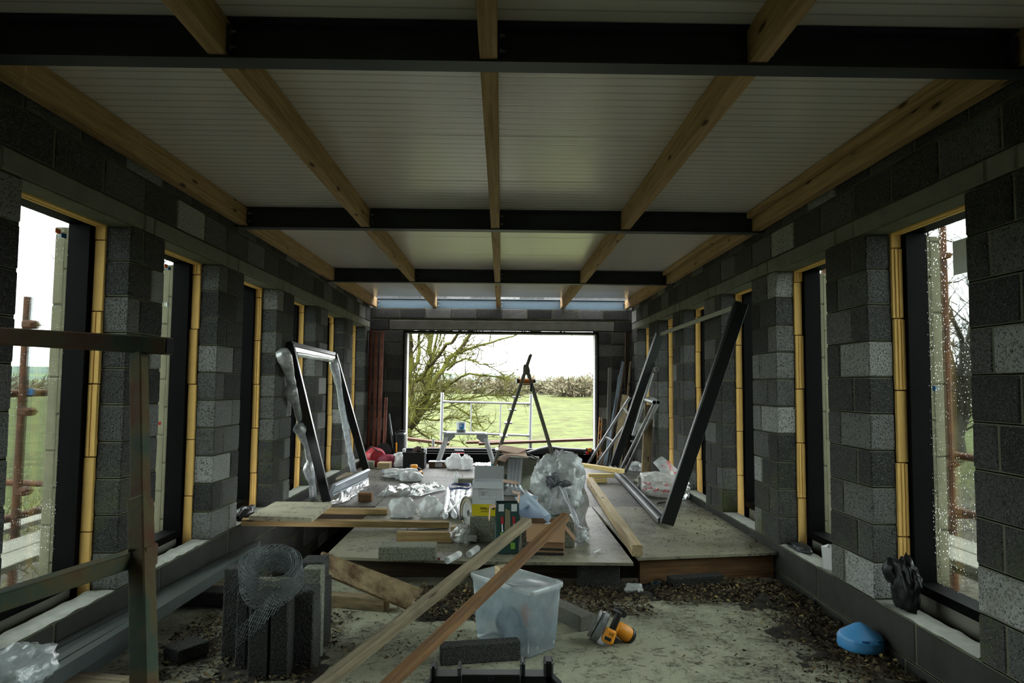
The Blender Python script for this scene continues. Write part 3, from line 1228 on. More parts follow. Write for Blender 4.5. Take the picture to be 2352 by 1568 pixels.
def bare_tree(base, h, spread, lean, lab, seed, n=9, r=.14):
    rnd = random.Random(seed)
    q = MB()
    base = Vector(base)
    base.z = land_z(base.x, base.y) - .1
    t0 = base + Vector((lean * .3, 0, h * .28))
    q.tube([base, base.lerp(t0, .5), t0], [r, r * .85, r * .8], 8)
    for k in range(n):
        a = 2 * math.pi * k / n + rnd.uniform(-.3, .3)
        s0 = base.lerp(t0, rnd.uniform(.55, 1))
        pts = [s0]
        d = Vector((math.cos(a) * spread + lean * .3, math.sin(a) * spread, 1.0)).normalized()
        for s in range(6):
            d = (d + Vector((rnd.gauss(0, .13), rnd.gauss(0, .13), .09))).normalized()
            pts.append(pts[-1] + d * h * .75 / 6)
        q.tube(pts, [r * .5 * (1 - .14 * i) for i in range(7)], 6)
        twigs(q, pts, r * .14, rnd, 14, h * .3, 2, .02)
    tag(q.build('bare_tree', M_BARK, sharp=False, nrm=False), lab, 'tree', 'bare trees outside the side windows')


bare_tree((9.6, 14.2, 0), 5.2, .5, -.5, 'bare winter tree beyond the spoil bank, outside the closest window on the right', 41, 11, .17)
bare_tree((-8.3, 16.3, 0), 6.0, .6, .6, 'bare winter tree outside the second window on the left', 42, 10, .13)
bare_tree((14.5, 30, 0), 7.5, .5, 0, 'distant bare tree past the second window on the right', 43, 9, .16)

# --- scaffold
def rust(name, c0, c1, c2):
    t = NT(name)
    v = t.coord('Object', (1, 1, 1))
    t.col(t.ramp(t.noise(v, 7, 6, 0.7), [(0.33, c0), (0.5, c1), (0.68, c2)])).p(rough=0.75, metal=0.0, spec=0.3)
    t.bump(t.noise(v, 60, 3), 0.3, 0.003)
    return t.m


M_RUST = rust('rusty_scaffold_tube', (.055, .034, .025), (.10, .042, .02), (.14, .058, .024))
M_RED = rust('red_oxide_pipe', (.075, .026, .018), (.15, .05, .034), (.22, .09, .05))
M_ALU = plain('mill_aluminium', (0.3, 0.31, 0.32), 0.38, 0.6, var=0.15, scale=5)
M_GALV = plain('galvanised_steel', (0.20, 0.225, 0.23), 0.38, 0.75, var=0.3, scale=9)
M_DECKB = wood('bleached_scaffold_board', rgb('9b978c'), rgb('807a6b'), knots=False)
M_BROWNB = wood('wet_scaffold_board', rgb('644938'), rgb('422c20'), knots=False)


def coupler(mb, p, ax='z', s=0.05):
    p = Vector(p)
    mb.box(p - Vector((s, s * .9, s * .6)), p + Vector((s, s * .9, s * .6)), 0.012)
    mb.box(p + Vector((s * .5, -s * 1.3, -s * .45)), p + Vector((s * 1.3, s * .3, s * .45)), 0.008)
    mb.tube([p + Vector((s * .9, -s * 1.9, 0)), p + Vector((s * .9, s, 0))], 0.008, 6)


def scaffold_pole(p0, p1, lab, r=0.026, couplers=(), mat=None, blue=None):
    t = thing('scaffold_pole', lab, 'pole', p0, 'scaffold poles')
    q = MB()
    q.pipe(p0, p1, r)
    q.build('tube', mat or M_RUST, t)
    for c in couplers:
        q = MB()
        coupler(q, c)
        q.build('coupler', M_RUST, t)
    if blue is not None:
        q = MB()
        q.box(Vector(blue) - Vector((.015, .02, .025)), Vector(blue) + Vector((.015, .02, .025)), 0.004)
        q.build('blue_tag', M_BLUE, t)
    return t


# left side
SXL = -3.5
p_top = px(66, 682, SXL)
py0 = p_top.y
scaffold_pole((SXL + .01, py0 - .03, -0.42), (SXL, py0, p_top.z), 'upright rusty scaffold pole outside the closest window on the left', 0.031,
              [(SXL + .03, py0, px(62, 745, SXL).z), (SXL + .03, py0, px(52, 945, SXL).z), (SXL + .03, py0, px(40, 1128, SXL).z), (SXL + .03, py0, .32)], None, (SXL + .05, py0 + .02, 1.52))
zl = px(60, 908, SXL - .05).z
scaffold_pole((SXL - .06, 2.5, zl), (SXL - .06, 12.0, zl + .06), 'high rusty scaffold ledger crossing the view in the windows on the left', 0.028)
scaffold_pole((SXL - .06, 2.5, .60), (SXL - .06, 11.0, .62), 'low rusty scaffold ledger just above the boards on the left', 0.028)
scaffold_pole((-3.0, py0 + 1.15, .66), (-4.9, py0 + 1.1, .72), 'rusty scaffold tube lying across beyond the boards, with a blue tag', 0.028, (), None, (-3.75, py0 + 1.1, .70))
scaffold_pole((SXL + .1, py0 - .1, .40), (-3.0, 12.0, .40), 'rusty ledger under the scaffold boards on the left', 0.028)
scaffold_pole((-3.45, py0 + .25, .72), (-3.75, py0 + .75, .98), 'short rusty stub of tube leaning on the scaffold outside the closest left window', 0.022)
for k, x in enumerate((-3.02, -3.26, -3.76)):
    o = plank('scaffold_board', (x, 2.2, .485), (x - .03, 8.6, .485), .225, .038, M_DECKB)
    tag(o, ('pale scaffold board closest to the wall, outside the left windows', 'pale scaffold board in the middle of three, outside the left windows', 'pale scaffold board farthest from the wall, outside the left windows')[k], 'board', 'scaffold boards')
# right side
SXR = 3.45
pr = px(2163, 560, SXR)
scaffold_pole((SXR, pr.y - .02, -0.42), (SXR, pr.y, pr.z + 1.2), 'upright scaffold pole outside the closest window on the right', 0.03,
              [(SXR - .03, pr.y, px(2168, 1062, SXR).z), (SXR - .03, pr.y, px(2170, 1175, SXR).z), (SXR - .03, pr.y, .30), (SXR - .03, pr.y, px(2160, 590, SXR).z)])
scaffold_pole((SXR + .06, 2.0, px(2210, 1056, SXR).z), (SXR + .06, pr.y + .3, px(2210, 1056, SXR).z + .02), 'rusty ledger tube level with the sill outside the closest right window', 0.028)
scaffold_pole((SXR + .06, 2.0, px(2210, 1186, SXR).z), (SXR + .06, pr.y + .3, px(2210, 1186, SXR).z + .02), 'rusty ledger tube just above the boards outside the closest right window', 0.028)
scaffold_pole((2.95, pr.y + .12, .60), (5.4, pr.y + .2, .62), 'rusty transom tube beyond the boards outside the closest right window', 0.028)
scaffold_pole((3.0, 2.0, .42), (3.0, 12.0, .42), 'grey ledger tube carrying the boards outside the right windows', 0.03, (), plain('mossy_tube', (.2, .19, .15), .8, var=.4))
for k, x in enumerate((2.98, 3.22)):
    o = plank('scaffold_board', (x, 2.2, .50), (x, 10.6, .50), .225, .045, M_DECKB)
    tag(o, ('pale scaffold board closest to the wall, outside the right windows', 'pale scaffold board farthest from the wall, outside the right windows')[k], 'board', 'scaffold boards')
pr2 = px(1893, 640, SXR)
scaffold_pole((SXR, pr2.y, -0.42), (SXR, pr2.y, 2.9), 'upright scaffold pole outside the second window on the right', 0.03,
              [(SXR - .03, pr2.y, px(1893, 748, SXR).z), (SXR - .03, pr2.y, px(1893, 835, SXR).z)])
# blue cloth and white bottle outside the second window on the right
c = px(1891, 960, SXR - .12)
q = MB()
q.sheet(lambda u, v: (c.x + .05 * math.sin(7 * u) + .02 * v, c.y - .28 + .5 * u, c.z - .02 - (.28 + .3 * u) * v * (1 - .75 * u) - .04 * math.sin(3.1 * u)), 12, 12)
q.sheet(lambda u, v: (c.x + .012 + .05 * math.sin(7 * u) + .02 * v, c.y - .28 + .5 * u, c.z - .02 - (.28 + .3 * u) * v * (1 - .75 * u) - .04 * math.sin(3.1 * u)), 12, 12)
tag(q.build('blue_cloth', plain('pale_blue_cloth', rgb('6882a1'), .8, var=.1)), 'pale blue cloth hanging on the scaffold outside the second right window', 'cloth')
q = MB()
q.lathe([(.035, 0), (.04, .02), (.04, .05)], (c.x, c.y - .05, c.z + .01), 14)
bt = q.build('white_canister', plain('white_plastic_outdoor', (.4, .4, .39), .5))
tag(bt, 'white canister standing over the blue cloth outside the second right window', 'canister')
q = MB()
q.lathe([(.042, .07), (.055, .22), (.05, .24), (.0, .245)], (c.x, c.y - .05, c.z + .01), 14)
q.build('cup', plain('white_plastic_outdoor2', (.45, .45, .44), .5), bt)
q = MB()
q.lathe([(.042, .05), (.042, .07)], (c.x, c.y - .05, c.z + .01), 14)
q.build('dark_band', MT['frame'], bt)

# far side: scaffold boards on stubs, guard frame
FY = 13.45
for pa, pb, yy, dep, mt, lab in (
        ((925, 1003), (1032, 1016), FY, .05, M_BROWNB, 'wet brown scaffold board outside the opening, under the mossy tree'),
        ((985, 1027), (1165, 1029), FY - .3, .035, M_BROWNB, 'low wet scaffold board behind the work platform, outside the opening'),
        ((1072, 1013), (1200, 1010), FY + .1, .045, M_BROWNB, 'short scaffold board end behind the stepladder, outside the opening'),
        ((1100, 1016), (1380, 1005), FY - .15, .045, M_BROWNB, 'long scaffold board running out to the right beyond the opening')):
    a, b = py(*pa, yy), py(*pb, yy)
    o = plank('scaffold_board', a - Vector((0, 0, dep / 2)), b - Vector((0, 0, dep / 2)), .24, dep, mt)
    tag(o, lab, 'board', 'scaffold boards')
for xx, yt, lab in ((995, 1008, 'short pole stub by the boards under the mossy tree'), (1219, 1015, 'short pole stub by the long board behind the stepladder')):
    a = py(xx, yt, FY + .02 - .25)
    scaffold_pole((a.x, a.y, -.4), a, lab, .026, (), M_ALU)
for k, (pa, yy, lab) in enumerate((((960, 1024), FY - .28, 'crosswise tube under the boards at the mossy tree'), ((1290, 1030), FY - .2, 'crosswise tube under the long board on the right'))):
    a = py(*pa, yy)
    scaffold_pole((a.x - .9, yy, a.z - .10), (a.x + .9, yy, a.z - .09), lab, .026)
GY = 14.6
g = thing('guard_frame', 'aluminium scaffold guard frame standing beyond the opening, in front of the field', 'frame', (py(1015, 1000, GY).x, GY, 0.4))
for name, a, b, r in (('post', (1016, 901), (1013, 1030), .035), ('post', (1220, 905), (1217, 1030), .035), ('rail', (1017, 922), (1218, 927), .024), ('rail', (1016, 992), (1216, 1000), .024), ('upright', (1082, 925), (1081, 993), .015), ('upright', (1150, 926), (1148, 996), .015)):
    q = MB()
    q.pipe(py(*a, GY), py(*b, GY), r, .004)
    q.build(name, M_ALU, g)
for a, b in (((1017, 922), (1024, 922)), ((1210, 927), (1218, 927)), ((1210, 1000), (1217, 1000))):
    q = MB()
    q.tube([py(*a, GY), py(*b, GY)], .034, 10)
    q.build('socket', M_ALU, g)

# ------------------------------------------------------------------ deck of chipboard sheets
def slab4(name, c, thick, mat, parent=None):
    """A flat board through four top corners (anticlockwise), thick metres deep below them."""
    c = [Vector(p) for p in c]
    n = (c[1] - c[0]).cross(c[3] - c[0]).normalized()
    if n.z < 0:
        n = -n
    q = MB()
    k = 5
    top = [c[i].lerp(c[(i + 1) % 4], j / k) for i in range(4) for j in range(k)]
    top = [p + Vector((random.uniform(-.002, .002), random.uniform(-.002, .002), random.uniform(-.001, .001))) for p in top]
    N = len(top)
    q.add(top + [p - n * thick for p in top], [tuple(range(N)), tuple(range(N, 2 * N))] + [(i, (i + 1) % N, N + (i + 1) % N, N + i) for i in range(N)])
    return q.build(name, mat, parent)


T = .022
fA, fB0, fB, fC0, fC = pz(745, 1276, DECK), pz(1085, 1288, DECK), pz(1455, 1291, DECK), pz(1466, 1281, DECK), pz(1795, 1268, DECK)
fC.x = XR - 0.012
Y1, Y2, Y3 = 7.78, 10.15, 12.0
xs0 = (-1.39, -0.19, 1.03)
W_ = [XL + .012, -1.40, -0.20, 1.01, XR - .012]
deck = [((fA, (fB0.x - .004, fB0.y, DECK), (xs0[1] - .004, Y1, DECK), (xs0[0], Y1, DECK)), 'front chipboard sheet on the left, beside the open hole in the deck'),
        (((fB0.x + .004, fB0.y, DECK), (fB.x, fB.y, DECK), (xs0[2] - .004, Y1, DECK), (xs0[1] + .004, Y1, DECK)), 'front chipboard sheet in the middle, under the cartons'),
        (((fC0.x, fC0.y, DECK + .004), (fC.x, fC.y, DECK + .004), (XR - .012, Y1, DECK + .004), (xs0[2] + .006, Y1, DECK + .004)), 'front chipboard sheet on the right, under the long square post')]
rows = ('middle row', 'far row')
cols = ('along the left wall', 'left of the centre line', 'right of the centre line', 'along the right wall')
for r, (ya, yb) in enumerate(((Y1, Y2), (Y2, Y3))):
    for k in range(4):
        a, b = W_[k] + .003, W_[k + 1] - .003
        deck.append((((a, ya + .004, DECK), (b, ya + .004, DECK), (b, yb - .003, DECK), (a, yb - .003, DECK)), 'chipboard deck sheet in the %s %s' % (rows[r], cols[k])))
for i, (c, lab) in enumerate(deck):
    tag(slab4('chipboard_sheet', [Vector(p) - Vector((0, 0, .004)) for p in c], T, MT['chip' if i < 3 else 'chip_dirty']), lab, 'sheet', 'chipboard deck sheets')

zb = DECK - T - .008
for a, b, lab in (((-1.36, 5.82, 0), (1.0, 5.72, 0), 'dark bearer under the front edge of the left and middle sheets'),
                  ((-1.40, 5.98, 0), (-1.40, 7.7, 0), 'bearer along the right side of the open hole'),
                  ((-2.2, 7.88, 0), (2.1, 7.88, 0), 'crosswise bearer under the middle row of sheets'),
                  ((-2.2, 10.15, 0), (2.1, 10.15, 0), 'crosswise bearer under the far row of sheets')):
    o = plank('bearer', (a[0], a[1], zb - .0975), (b[0], b[1], zb - .0975), .047, .19, MT['dark_wood'])
    tag(o, lab, 'bearer', 'timber bearers under the deck')
a, b = Vector((fC0.x + .02, fC0.y + .07, zb - .095)), Vector((XR - .03, fC.y + .07, zb - .095))
tag(plank('fascia_plank', a, b, .04, .185, MT['brown_wood'], ch=.002), 'wide brown fascia plank under the front edge of the right sheet', 'plank')


def block_from(B, A, C, h, mat, lab, name='concrete_block', group='loose concrete blocks', cat='block', ch=.006, sink=0.0, jit=.002):
    """A block by three bottom corners, B the one between A and C; the corner is squared up."""
    A, B, C = Vector(A), Vector(B), Vector(C)
    x = (C - B)
    x.z = 0
    L = x.length
    x.normalize()
    y = Vector((-x.y, x.x, 0))
    D = (A - B).dot(y)
    if D < 0:
        y, D = -y, -D
    M = Matrix((x, y, Vector((0, 0, 1)))).transposed().to_4x4()
    M.translation = B + Vector((0, 0, sink))
    q = MB()
    q.box((0, 0, 0), (L, D, h), ch, None, jit)
    o = local_mesh(name, q, mat, M)
    return tag(o, lab, cat, group)


def blk_px(pB, pC, z, depth, h, lab, mat=None, **kw):
    """A block by the two lower corners of its front face in the picture and its depth away from the camera."""
    B, C = pz(*pB, z), pz(*pC, z)
    d = Vector((-(C - B).y, (C - B).x, 0)).normalized() * depth
    if d.y < 0:
        d = -d
    return block_from(B, B + d, C, h, mat or MT['loose_block'], lab, **kw)


LB = MT['loose_block']
blk_px((567, 1563), (611, 1564), 0, .20, .437, 'upright concrete block under the wire roll, front face second from its left')
blk_px((617, 1564), (658, 1563), 0, .20, .434, 'upright concrete block under the wire roll, with its pale side showing')
blk_px((672, 1538), (716, 1539), 0, .15, .44, 'upright concrete block at the right of the wire roll')
blk_px((538, 1541), (564, 1541), 0, .16, .43, 'narrow upright concrete block at the left of the wire roll')
block_from((-1.60, 4.06, 0), (-1.60, 4.16, 0), (-1.43, 4.06, 0), .525, LB, 'tall upright concrete block behind the wire roll')
block_from((-1.15, 4.06, 0), (-1.15, 4.16, 0), (-1.04, 4.06, 0), .525, MT['grey_block'], 'pale smeared block standing behind the right end of the wire roll')
block_from((-1.17, 4.20, 0), (-1.17, 4.42, 0), (-1.06, 4.20, 0), .395, LB, 'upright block propping the lying block and the stained board')
block_from((-1.22, 4.22, .397), (-1.22, 4.40, .397), (-1.075, 4.22, .397), .125, LB, 'dark block lying on top of an upright block behind the wire roll')
blk_px((729, 1445), (748, 1425), 0, .2, .13, 'low block leaning beside the right of the upright blocks')
block_from(pz(408, 1530, 0), pz(385, 1512, 0), pz(481, 1504, 0), .085, LB, 'short dark block with a pale end on the littered floor')
blk_px((393, 1391), (533, 1395), .02, .17, .10, 'long dark block lying by the steel channels at the left')
tag(plank('wood_offcut', pz(452, 1348, .02), pz(556, 1340, .02), .09, .035, MT['pine_grey']), 'grey timber end lying behind the long dark block', 'offcut', 'timber offcuts')
tag(plank('wood_offcut', pz(470, 1332, .03), pz(565, 1325, .03), .05, .05, MT['pine_grey']), 'thin timber end in the shadow of the hole', 'offcut', 'timber offcuts')
blk_px((1012, 1530), (1196, 1517), 0, .09, .108, 'long dark block on the floor in front of the clear bin')
block_from(pz(1332, 1452, 0), pz(1357, 1440, 0), pz(1236, 1404, 0), .10, plain('sandy_block', (.13, .125, .105), .95, var=.4, scale=30, bump=.5), 'sandy topped block behind the right side of the clear bin')
blk_px((1546, 1361), (1664, 1352), 0, .11, .105, 'dark block lying in front of the fascia plank on the right')
blk_px((1334, 1357), (1424, 1354), 0, .14, .20, 'dark block standing under the front edge of the middle sheet')
blk_px((868, 1288), (1000, 1288), DECK, .19, .105, 'grey green block lying at the front edge of the left sheet', MT['grey_block'])
blk_px((911, 1243), (985, 1241), DECK, .12, .05, 'broken dark slab of block behind the grey green block')
blk_px((1078, 1246), (1190, 1246), DECK, .22, .222, 'grey green block carrying the white and yellow carton', MT['grey_block'])
blk_px((1196, 1257), (1320, 1257), DECK, .40, .215, 'grey green block under the bundle of clear wrap', MT['grey_block'])
# blocks under the flattened cardboard
blk_px((1191, 1131), (1236, 1122), DECK, .22, .215, 'lower block on the right of the pile with cardboard on top', MT['grey_block'])
block_from((-.06, 8.86, DECK), (-.06, 9.06, DECK), (.06, 8.86, DECK), .215, MT['grey_block'], 'lower block hidden behind the silver foil in the cardboard pile')
block_from((-.04, 8.80, DECK + .22), (-.04, 9.05, DECK + .22), (.46, 8.72, DECK + .22), .22, MT['grey_block'], 'upper block of the pile with flattened cardboard on top')
blk_px((1052, 1113), (1090, 1113), DECK, .12, .08, 'small dark block behind the white and yellow carton', MT['grey_block'])

# --- timbers on the deck and in the foreground
a = px(556, 1198, XL + .03)
tag(plank('batten', a, pz(1030, 1204, DECK + .03), .095, .055, MT['tan_wood']), 'long tan batten spanning the hole, its end by the white bags', 'batten', 'battens across the hole')
tag(plank('batten', pz(700, 1172, DECK + .03), pz(890, 1174, DECK + .03), .09, .055, MT['tan_wood']), 'second batten behind the long one, under the white bags', 'batten', 'battens across the hole')
tag(plank('wood_offcut', pz(1036, 1213, DECK + .028), pz(1078, 1213, DECK + .028), .12, .05, MT['pine_fresh']), 'short pale offcut at the end of the long batten', 'offcut', 'timber offcuts')
tag(plank('wood_offcut', pz(908, 1238, DECK + .045) + Vector((0, .12, 0)), pz(1042, 1240, DECK + .045) + Vector((0, .12, 0)), .06, .085, MT['tan_wood']), 'brown timber length lying behind the broken dark slab', 'offcut', 'timber offcuts')
c = [pz(572, 1184, .436), pz(716, 1189, .436), pz(762, 1153, .436), pz(634, 1151, .436)]
c[0].x, c[3].x = max(c[0].x, XL + .03), max(c[3].x, XL + .03)
tag(slab4('chipboard_offcut', c, .038, MT['chip_clean']), 'square pale board lying on the battens over the hole', 'board')
c = [(-.67, 4.85, .045), (-.62, 5.02, .10), (-1.27, 4.80, .44), (-1.24, 4.60, .36)]
c = [pz(938, 1397, .03), py(973, 1352, 5.06), py(742, 1266, 4.82), py(742, 1316, 4.60)]
M_OLD = NT('stained_old_board')
v_ = M_OLD.coord('Object', (1, 1, 1))
M_OLD.col(M_OLD.mix(M_OLD.ramp(M_OLD.noise(v_, 6, 6, .7), [(.38, 0.0), (.62, 1.0)]), rgb('a3906f'), rgb('5d4632'))).p(rough=.85, spec=.15)
M_OLD.bump(M_OLD.noise(v_, 30, 5), .4, .01)
o = slab4('stained_board', c, .035, M_OLD.m)
tag(o, 'wide stained board sloping down from the upright blocks to the floor', 'board')
tag(plank('timber_length', pz(726, 1372, .045), pz(888, 1386, .045), .10, .085, MT['pine_dirty']), 'pale timber lying on the floor under the stained board', 'timber', 'loose timbers')
tag(plank('timber_length', (-1.03, 3.31, .03), (.20, 5.105, .60), .072, .052, MT['pine_grey']), 'long grey timber sloping up past the left corner of the clear bin', 'timber', 'loose timbers')
tag(plank('timber_length', (-.66, 3.34, .05), (.445, 4.715, .71), .055, .055, MT['brown_wood']), 'long reddish brown timber resting on the lid of the clear bin', 'timber', 'loose timbers')
tag(plank('square_post', pz(1465, 1266, DECK + .05) + Vector((0, .02, 0)), pz(1354, 1103, DECK + .05), .085, .09, MT['pine_fresh'], ch=.006), 'long square timber post lying on the seam of the right sheet', 'post')
q = MB()
B = pz(822, 1152, DECK)
q.box((B.x, B.y, B.z), (B.x + .155, B.y + .12, B.z + .10), .006, None, .002)
tag(q.build('wood_offcut', MT['brown_wood']), 'small brown timber offcut by the foot of the wrapped frame', 'offcut', 'timber offcuts')
for k, (p0, p1, w, h, lab) in enumerate((((722, 1112), (800, 1087), .14, .03, 'grey plank lying along the left wall behind the wrapped frame'),
                                         ((735, 1095), (775, 1080), .12, .05, 'short rubble lump of plank at the left wall behind the wrapped frame'))):
    tag(plank('wood_offcut', pz(*p0, DECK + h / 2), pz(*p1, DECK + h / 2), w, h, MT['pine_grey']), lab, 'offcut', 'timber offcuts')

# --- steel channels along the left wall
def channel(p0, p1, w, h, t, mat, lab):
    M, L = frame(p0, p1)
    prof = [(-w / 2, -h / 2), (w / 2, -h / 2), (w / 2, -h / 2 + t), (-w / 2 + t, -h / 2 + t), (-w / 2 + t, h * -.1), (-w / 2 + 2.5 * t, 0), (-w / 2 + t, h * .1), (-w / 2 + t, h / 2 - t), (w / 2, h / 2 - t), (w / 2, h / 2), (-w / 2, h / 2)]
    q = MB()
    n = len(prof)
    V = [(x, a, b) for x in (0, L) for a, b in prof]
    q.add(V, [tuple(range(n)), tuple(range(n, 2 * n))] + [(i, (i + 1) % n, n + (i + 1) % n, n + i) for i in range(n)])
    return tag(local_mesh('steel_channel', q, mat, M), lab, 'channel', 'steel channels along the left wall')


M_CHAN = plain('galvanised_channel', (0.11, 0.13, 0.13), 0.42, 0.5, var=.25, scale=6)
for (n_, f_, X, lab) in (((-40, 1590), (592, 1250), -2.285, 'topmost steel channel of the bundle, tight to the left wall'),
                         ((-20, 1600), (588, 1257), -2.215, 'second steel channel of the bundle from the left wall'),
                         ((0, 1606), (583, 1264), -2.145, 'third steel channel of the bundle from the left wall'),
                         ((30, 1612), (576, 1272), -2.08, 'outermost steel channel of the bundle, on the floor side')):
    a, b = px(*n_, X), px(*f_, X)
    a.z, b.z = max(a.z, .05), max(b.z, .05)
    channel(a, b, .055, .075, .004, M_CHAN, lab)
channel((-2.25, 2.7, .045), (-2.25, 4.35, .045), .08, .06, .004, M_CHAN, 'lowest steel channel of the bundle, flat on the floor at the left wall')
tag(plank('wood_offcut', pz(150, 1562, .12), pz(280, 1575, .12), .14, .04, MT['pine_grey']), 'grey board end on the floor below the crumpled clear bag', 'offcut', 'timber offcuts')

# --- rusty trestle in the foreground
def trestle_paint():
    t = NT('rust_and_green_paint')
    v = t.n('NewGeometry').outputs['Position']
    c = t.ramp(t.noise(v, 4.5, 4, .6), [(.36, rgb('6a483a')), (.5, rgb('6a6046')), (.6, rgb('4d5c50')), (.72, rgb('5f4a3c'))])
    t.col(c).p(rough=.8, spec=.2)
    t.bump(t.noise(v, 70, 3), .2, .003)
    return t.m


M_TR = trestle_paint()
top = py(319, 806, 2.3)
low = py(333, 1568, 1.85)
foot = low + (low - top) * (low.z / (top.z - low.z))
t = thing('steel_trestle', 'rusty steel trestle with flaking green paint standing closest to the camera', 'trestle', (foot.x, foot.y, 0))
mid = py(323, 1145, 2.08)
q = MB()
q.bar(top, mid + (mid - top) * .1, .042, .042, (0, 1, .3), .004)
q.build('inner_leg', M_TR, t)
q = MB()
q.bar(mid, foot, .052, .052, (0, 1, .3), .004)
q.build('outer_leg', M_TR, t)
q = MB()
a, b = py(-330, 752, 2.3), py(389, 795, 2.3)
q.bar(a, b, .055, .058, (0, 0, 1), .004)
q.build('top_rail', M_TR, t)
q = MB()
q.bar(py(388, 795, 2.3), py(391, 795, 2.3), .05, .05)
q.build('end_cap', MT['frame'], t)
q = MB()
q.bar(py(318, 1277, 2.03), py(-260, 1462, 1.45), .045, .045, (0, 0, 1), .004)
q.build('middle_rail', M_TR, t)
q = MB()
p = py(330, 1277, 2.02)
q.box(p - Vector((.03, .035, .032)), p + Vector((.025, .035, .032)), .004)
q.build('rail_bracket', M_TR, t)
a2 = a + Vector((.12, 0, 0))
q = MB()
q.bar(a2, (a2.x - .12, foot.y, 0), .05, .05, (0, 1, .3), .004)
q.build('outer_leg', M_TR, t)

# --- wire mesh roll on the upright blocks
M_WIRE = plain('zinc_wire', (0.17, 0.195, 0.2), .45, .55, var=.3, scale=40)


def lattice(mb, fn, nu, nv, r, close_u=False):
    """Diamond mesh on the surface fn(u, v): thin wires along both diagonals."""
    for k in range(-nv, nu):
        for sgn in (1, -1):
            pts = []
            for s in range(nv + 1):
                i = k + s
                if 0 <= i <= nu:
                    v = s / nv if sgn > 0 else 1 - s / nv
                    p = fn(i / nu, v)
                    if p is not None:
                        pts.append(Vector(p) + Vector((random.gauss(0, .0008), random.gauss(0, .0008), random.gauss(0, .0008))))
            if len(pts) > 1:
                mb.tube(pts, r, 3, False)


roll_c = Vector((-1.245, 3.80, .446))
RM = Matrix.Translation(roll_c) @ Matrix.Rotation(math.radians(24), 4, 'X') @ Matrix.Rotation(math.radians(8), 4, 'Y')
t = thing('wire_mesh_roll', 'roll of galvanised wire mesh lying on the upright concrete blocks', 'wire mesh', tuple(roll_c))


def coil(u, v):
    a = u * 2 * math.pi * 6 + 4.2
    r = .168 - .066 * u + .006 * math.sin(a * 3 + v * 4)
    z = .075 + v * .145 + .008 * math.sin(a * 2.3)
    return RM @ Vector((r * math.cos(a), r * math.sin(a), z))


q = MB()
lattice(q, coil, 210, 6, .0012)
for v0 in (0, .33, .66, 1):
    q.tube([coil(i / 420, v0) for i in range(421)], .0012, 3, False)
q.build('coil', M_WIRE, t, sharp=False, nrm=False)
f0, f1, f2, f3 = py(716, 1300, 3.62), py(712, 1366, 3.56), py(541, 1492, 3.56), py(540, 1434, 3.56)


def flap(u, v):
    p = f0.lerp(f3, u).lerp(f1.lerp(f2, u), v)
    edge = .92 + .08 * math.sin(u * 60)
    if v > edge:
        return None
    return p + Vector((0, -.03 * math.sin(3.1 * u) - .012 * math.sin(9 * u + 3 * v), .02 * math.sin(5 * u)))


q = MB()
lattice(q, flap, 17, 5, .0013)
q.build('loose_end', M_WIRE, t, sharp=False, nrm=False)

# ------------------------------------------------------------------ plastics, cartons and the pile in the middle
FILM = film('clear_wrap', (.80, .83, .84), .62, .35)
FILM_W = film('milky_wrap', (.82, .85, .87), .30, .35)
BAGW = film('white_carrier_bag', (.95, .96, .96), .02, .15, .3, .3, .5)
FILM_B = film('bluish_bin_plastic', (.70, .84, .93), .62, .15, .2, .25, .75)
M_FOIL = plain('silver_foil', (.62, .63, .65), .22, .9, var=.15, scale=30, bump=.8)
M_CARD = plain('brown_cardboard', rgb('a98565'), .85, var=.10, scale=5)
M_CARD_D = plain('dark_cardboard', rgb('8a6a4e'), .85, var=.12, scale=5)
M_TAN = plain('tan_cardboard_inside', rgb('c9a58b'), .85, var=.08)
M_GREEN = plain('dark_green_card', rgb('1f3f3a'), .55, var=.12)
M_CWHITE = plain('white_card', rgb('c6c9cc'), .6, var=.04)
M_YELLOW = plain('yellow_print', rgb('d8c513'), .6, var=.05)
M_INK = plain('black_ink', (.012, .012, .012), .6)
M_GREYINK = plain('grey_ink', (.2, .2, .21), .6)
M_PAPER = plain('pale_blue_paper', rgb('b7c6da'), .6, var=.06)
M_LIME = plain('lime_print', rgb('7aa53a'), .6)
M_SIL = plain('mill_metal', (.45, .46, .47), .35, .85, var=.15)
M_BLACKP = plain('black_plastic', (.009, .010, .011), .42, var=.15)
M_YP = plain('orange_yellow_plastic', rgb('f09a1c'), .45, var=.05)
M_WP = plain('white_plastic', (.72, .73, .73), .45, var=.05)


def crumple(seed, a=.25, b=.18, flat=-.75, f1=1.5, f2=2.6):
    s = Vector((seed * 3.7, seed * 1.3, seed * 7.1))

    def fn(d):
        k = 1 + a * noise.noise(d * f1 + s) - b * (abs(noise.noise(d * f2 + s)) - .2) * 1.6 + .07 * b * 4 * (.3 - abs(noise.noise(d * 5.5 + s)))
        return max(.25, k)
    return fn


def blob(mb, c, rad, seed, a=.25, b=.18, sub=4, floor=None, M=None, f1=1.5, f2=2.6):
    n0 = len(mb.v)
    mb.ball(c, rad, sub, crumple(seed, a, b, f1=f1, f2=f2), M, smooth=True)
    if floor is not None:
        for i in range(n0, len(mb.v)):
            x, y, z = mb.v[i]
            if z < floor:
                mb.v[i] = (x, y, floor + .002 + .05 * (floor - z) * .1)
    return mb


def bag(name, pc, pz_h, rad, mat, lab, cat, seed, group=None, z=DECK, a=.3, b=.25, sub=4):
    """A crumpled bag: foot pixel pc on height z, radii rad."""
    B = pz(*pc, z + .001)
    q = MB()
    blob(q, B + Vector((0, rad[1] * .8, rad[2] * .62)), rad, seed, a, b, sub, z + .001)
    return tag(q.build(name, mat, sharp=False), lab, cat, group)


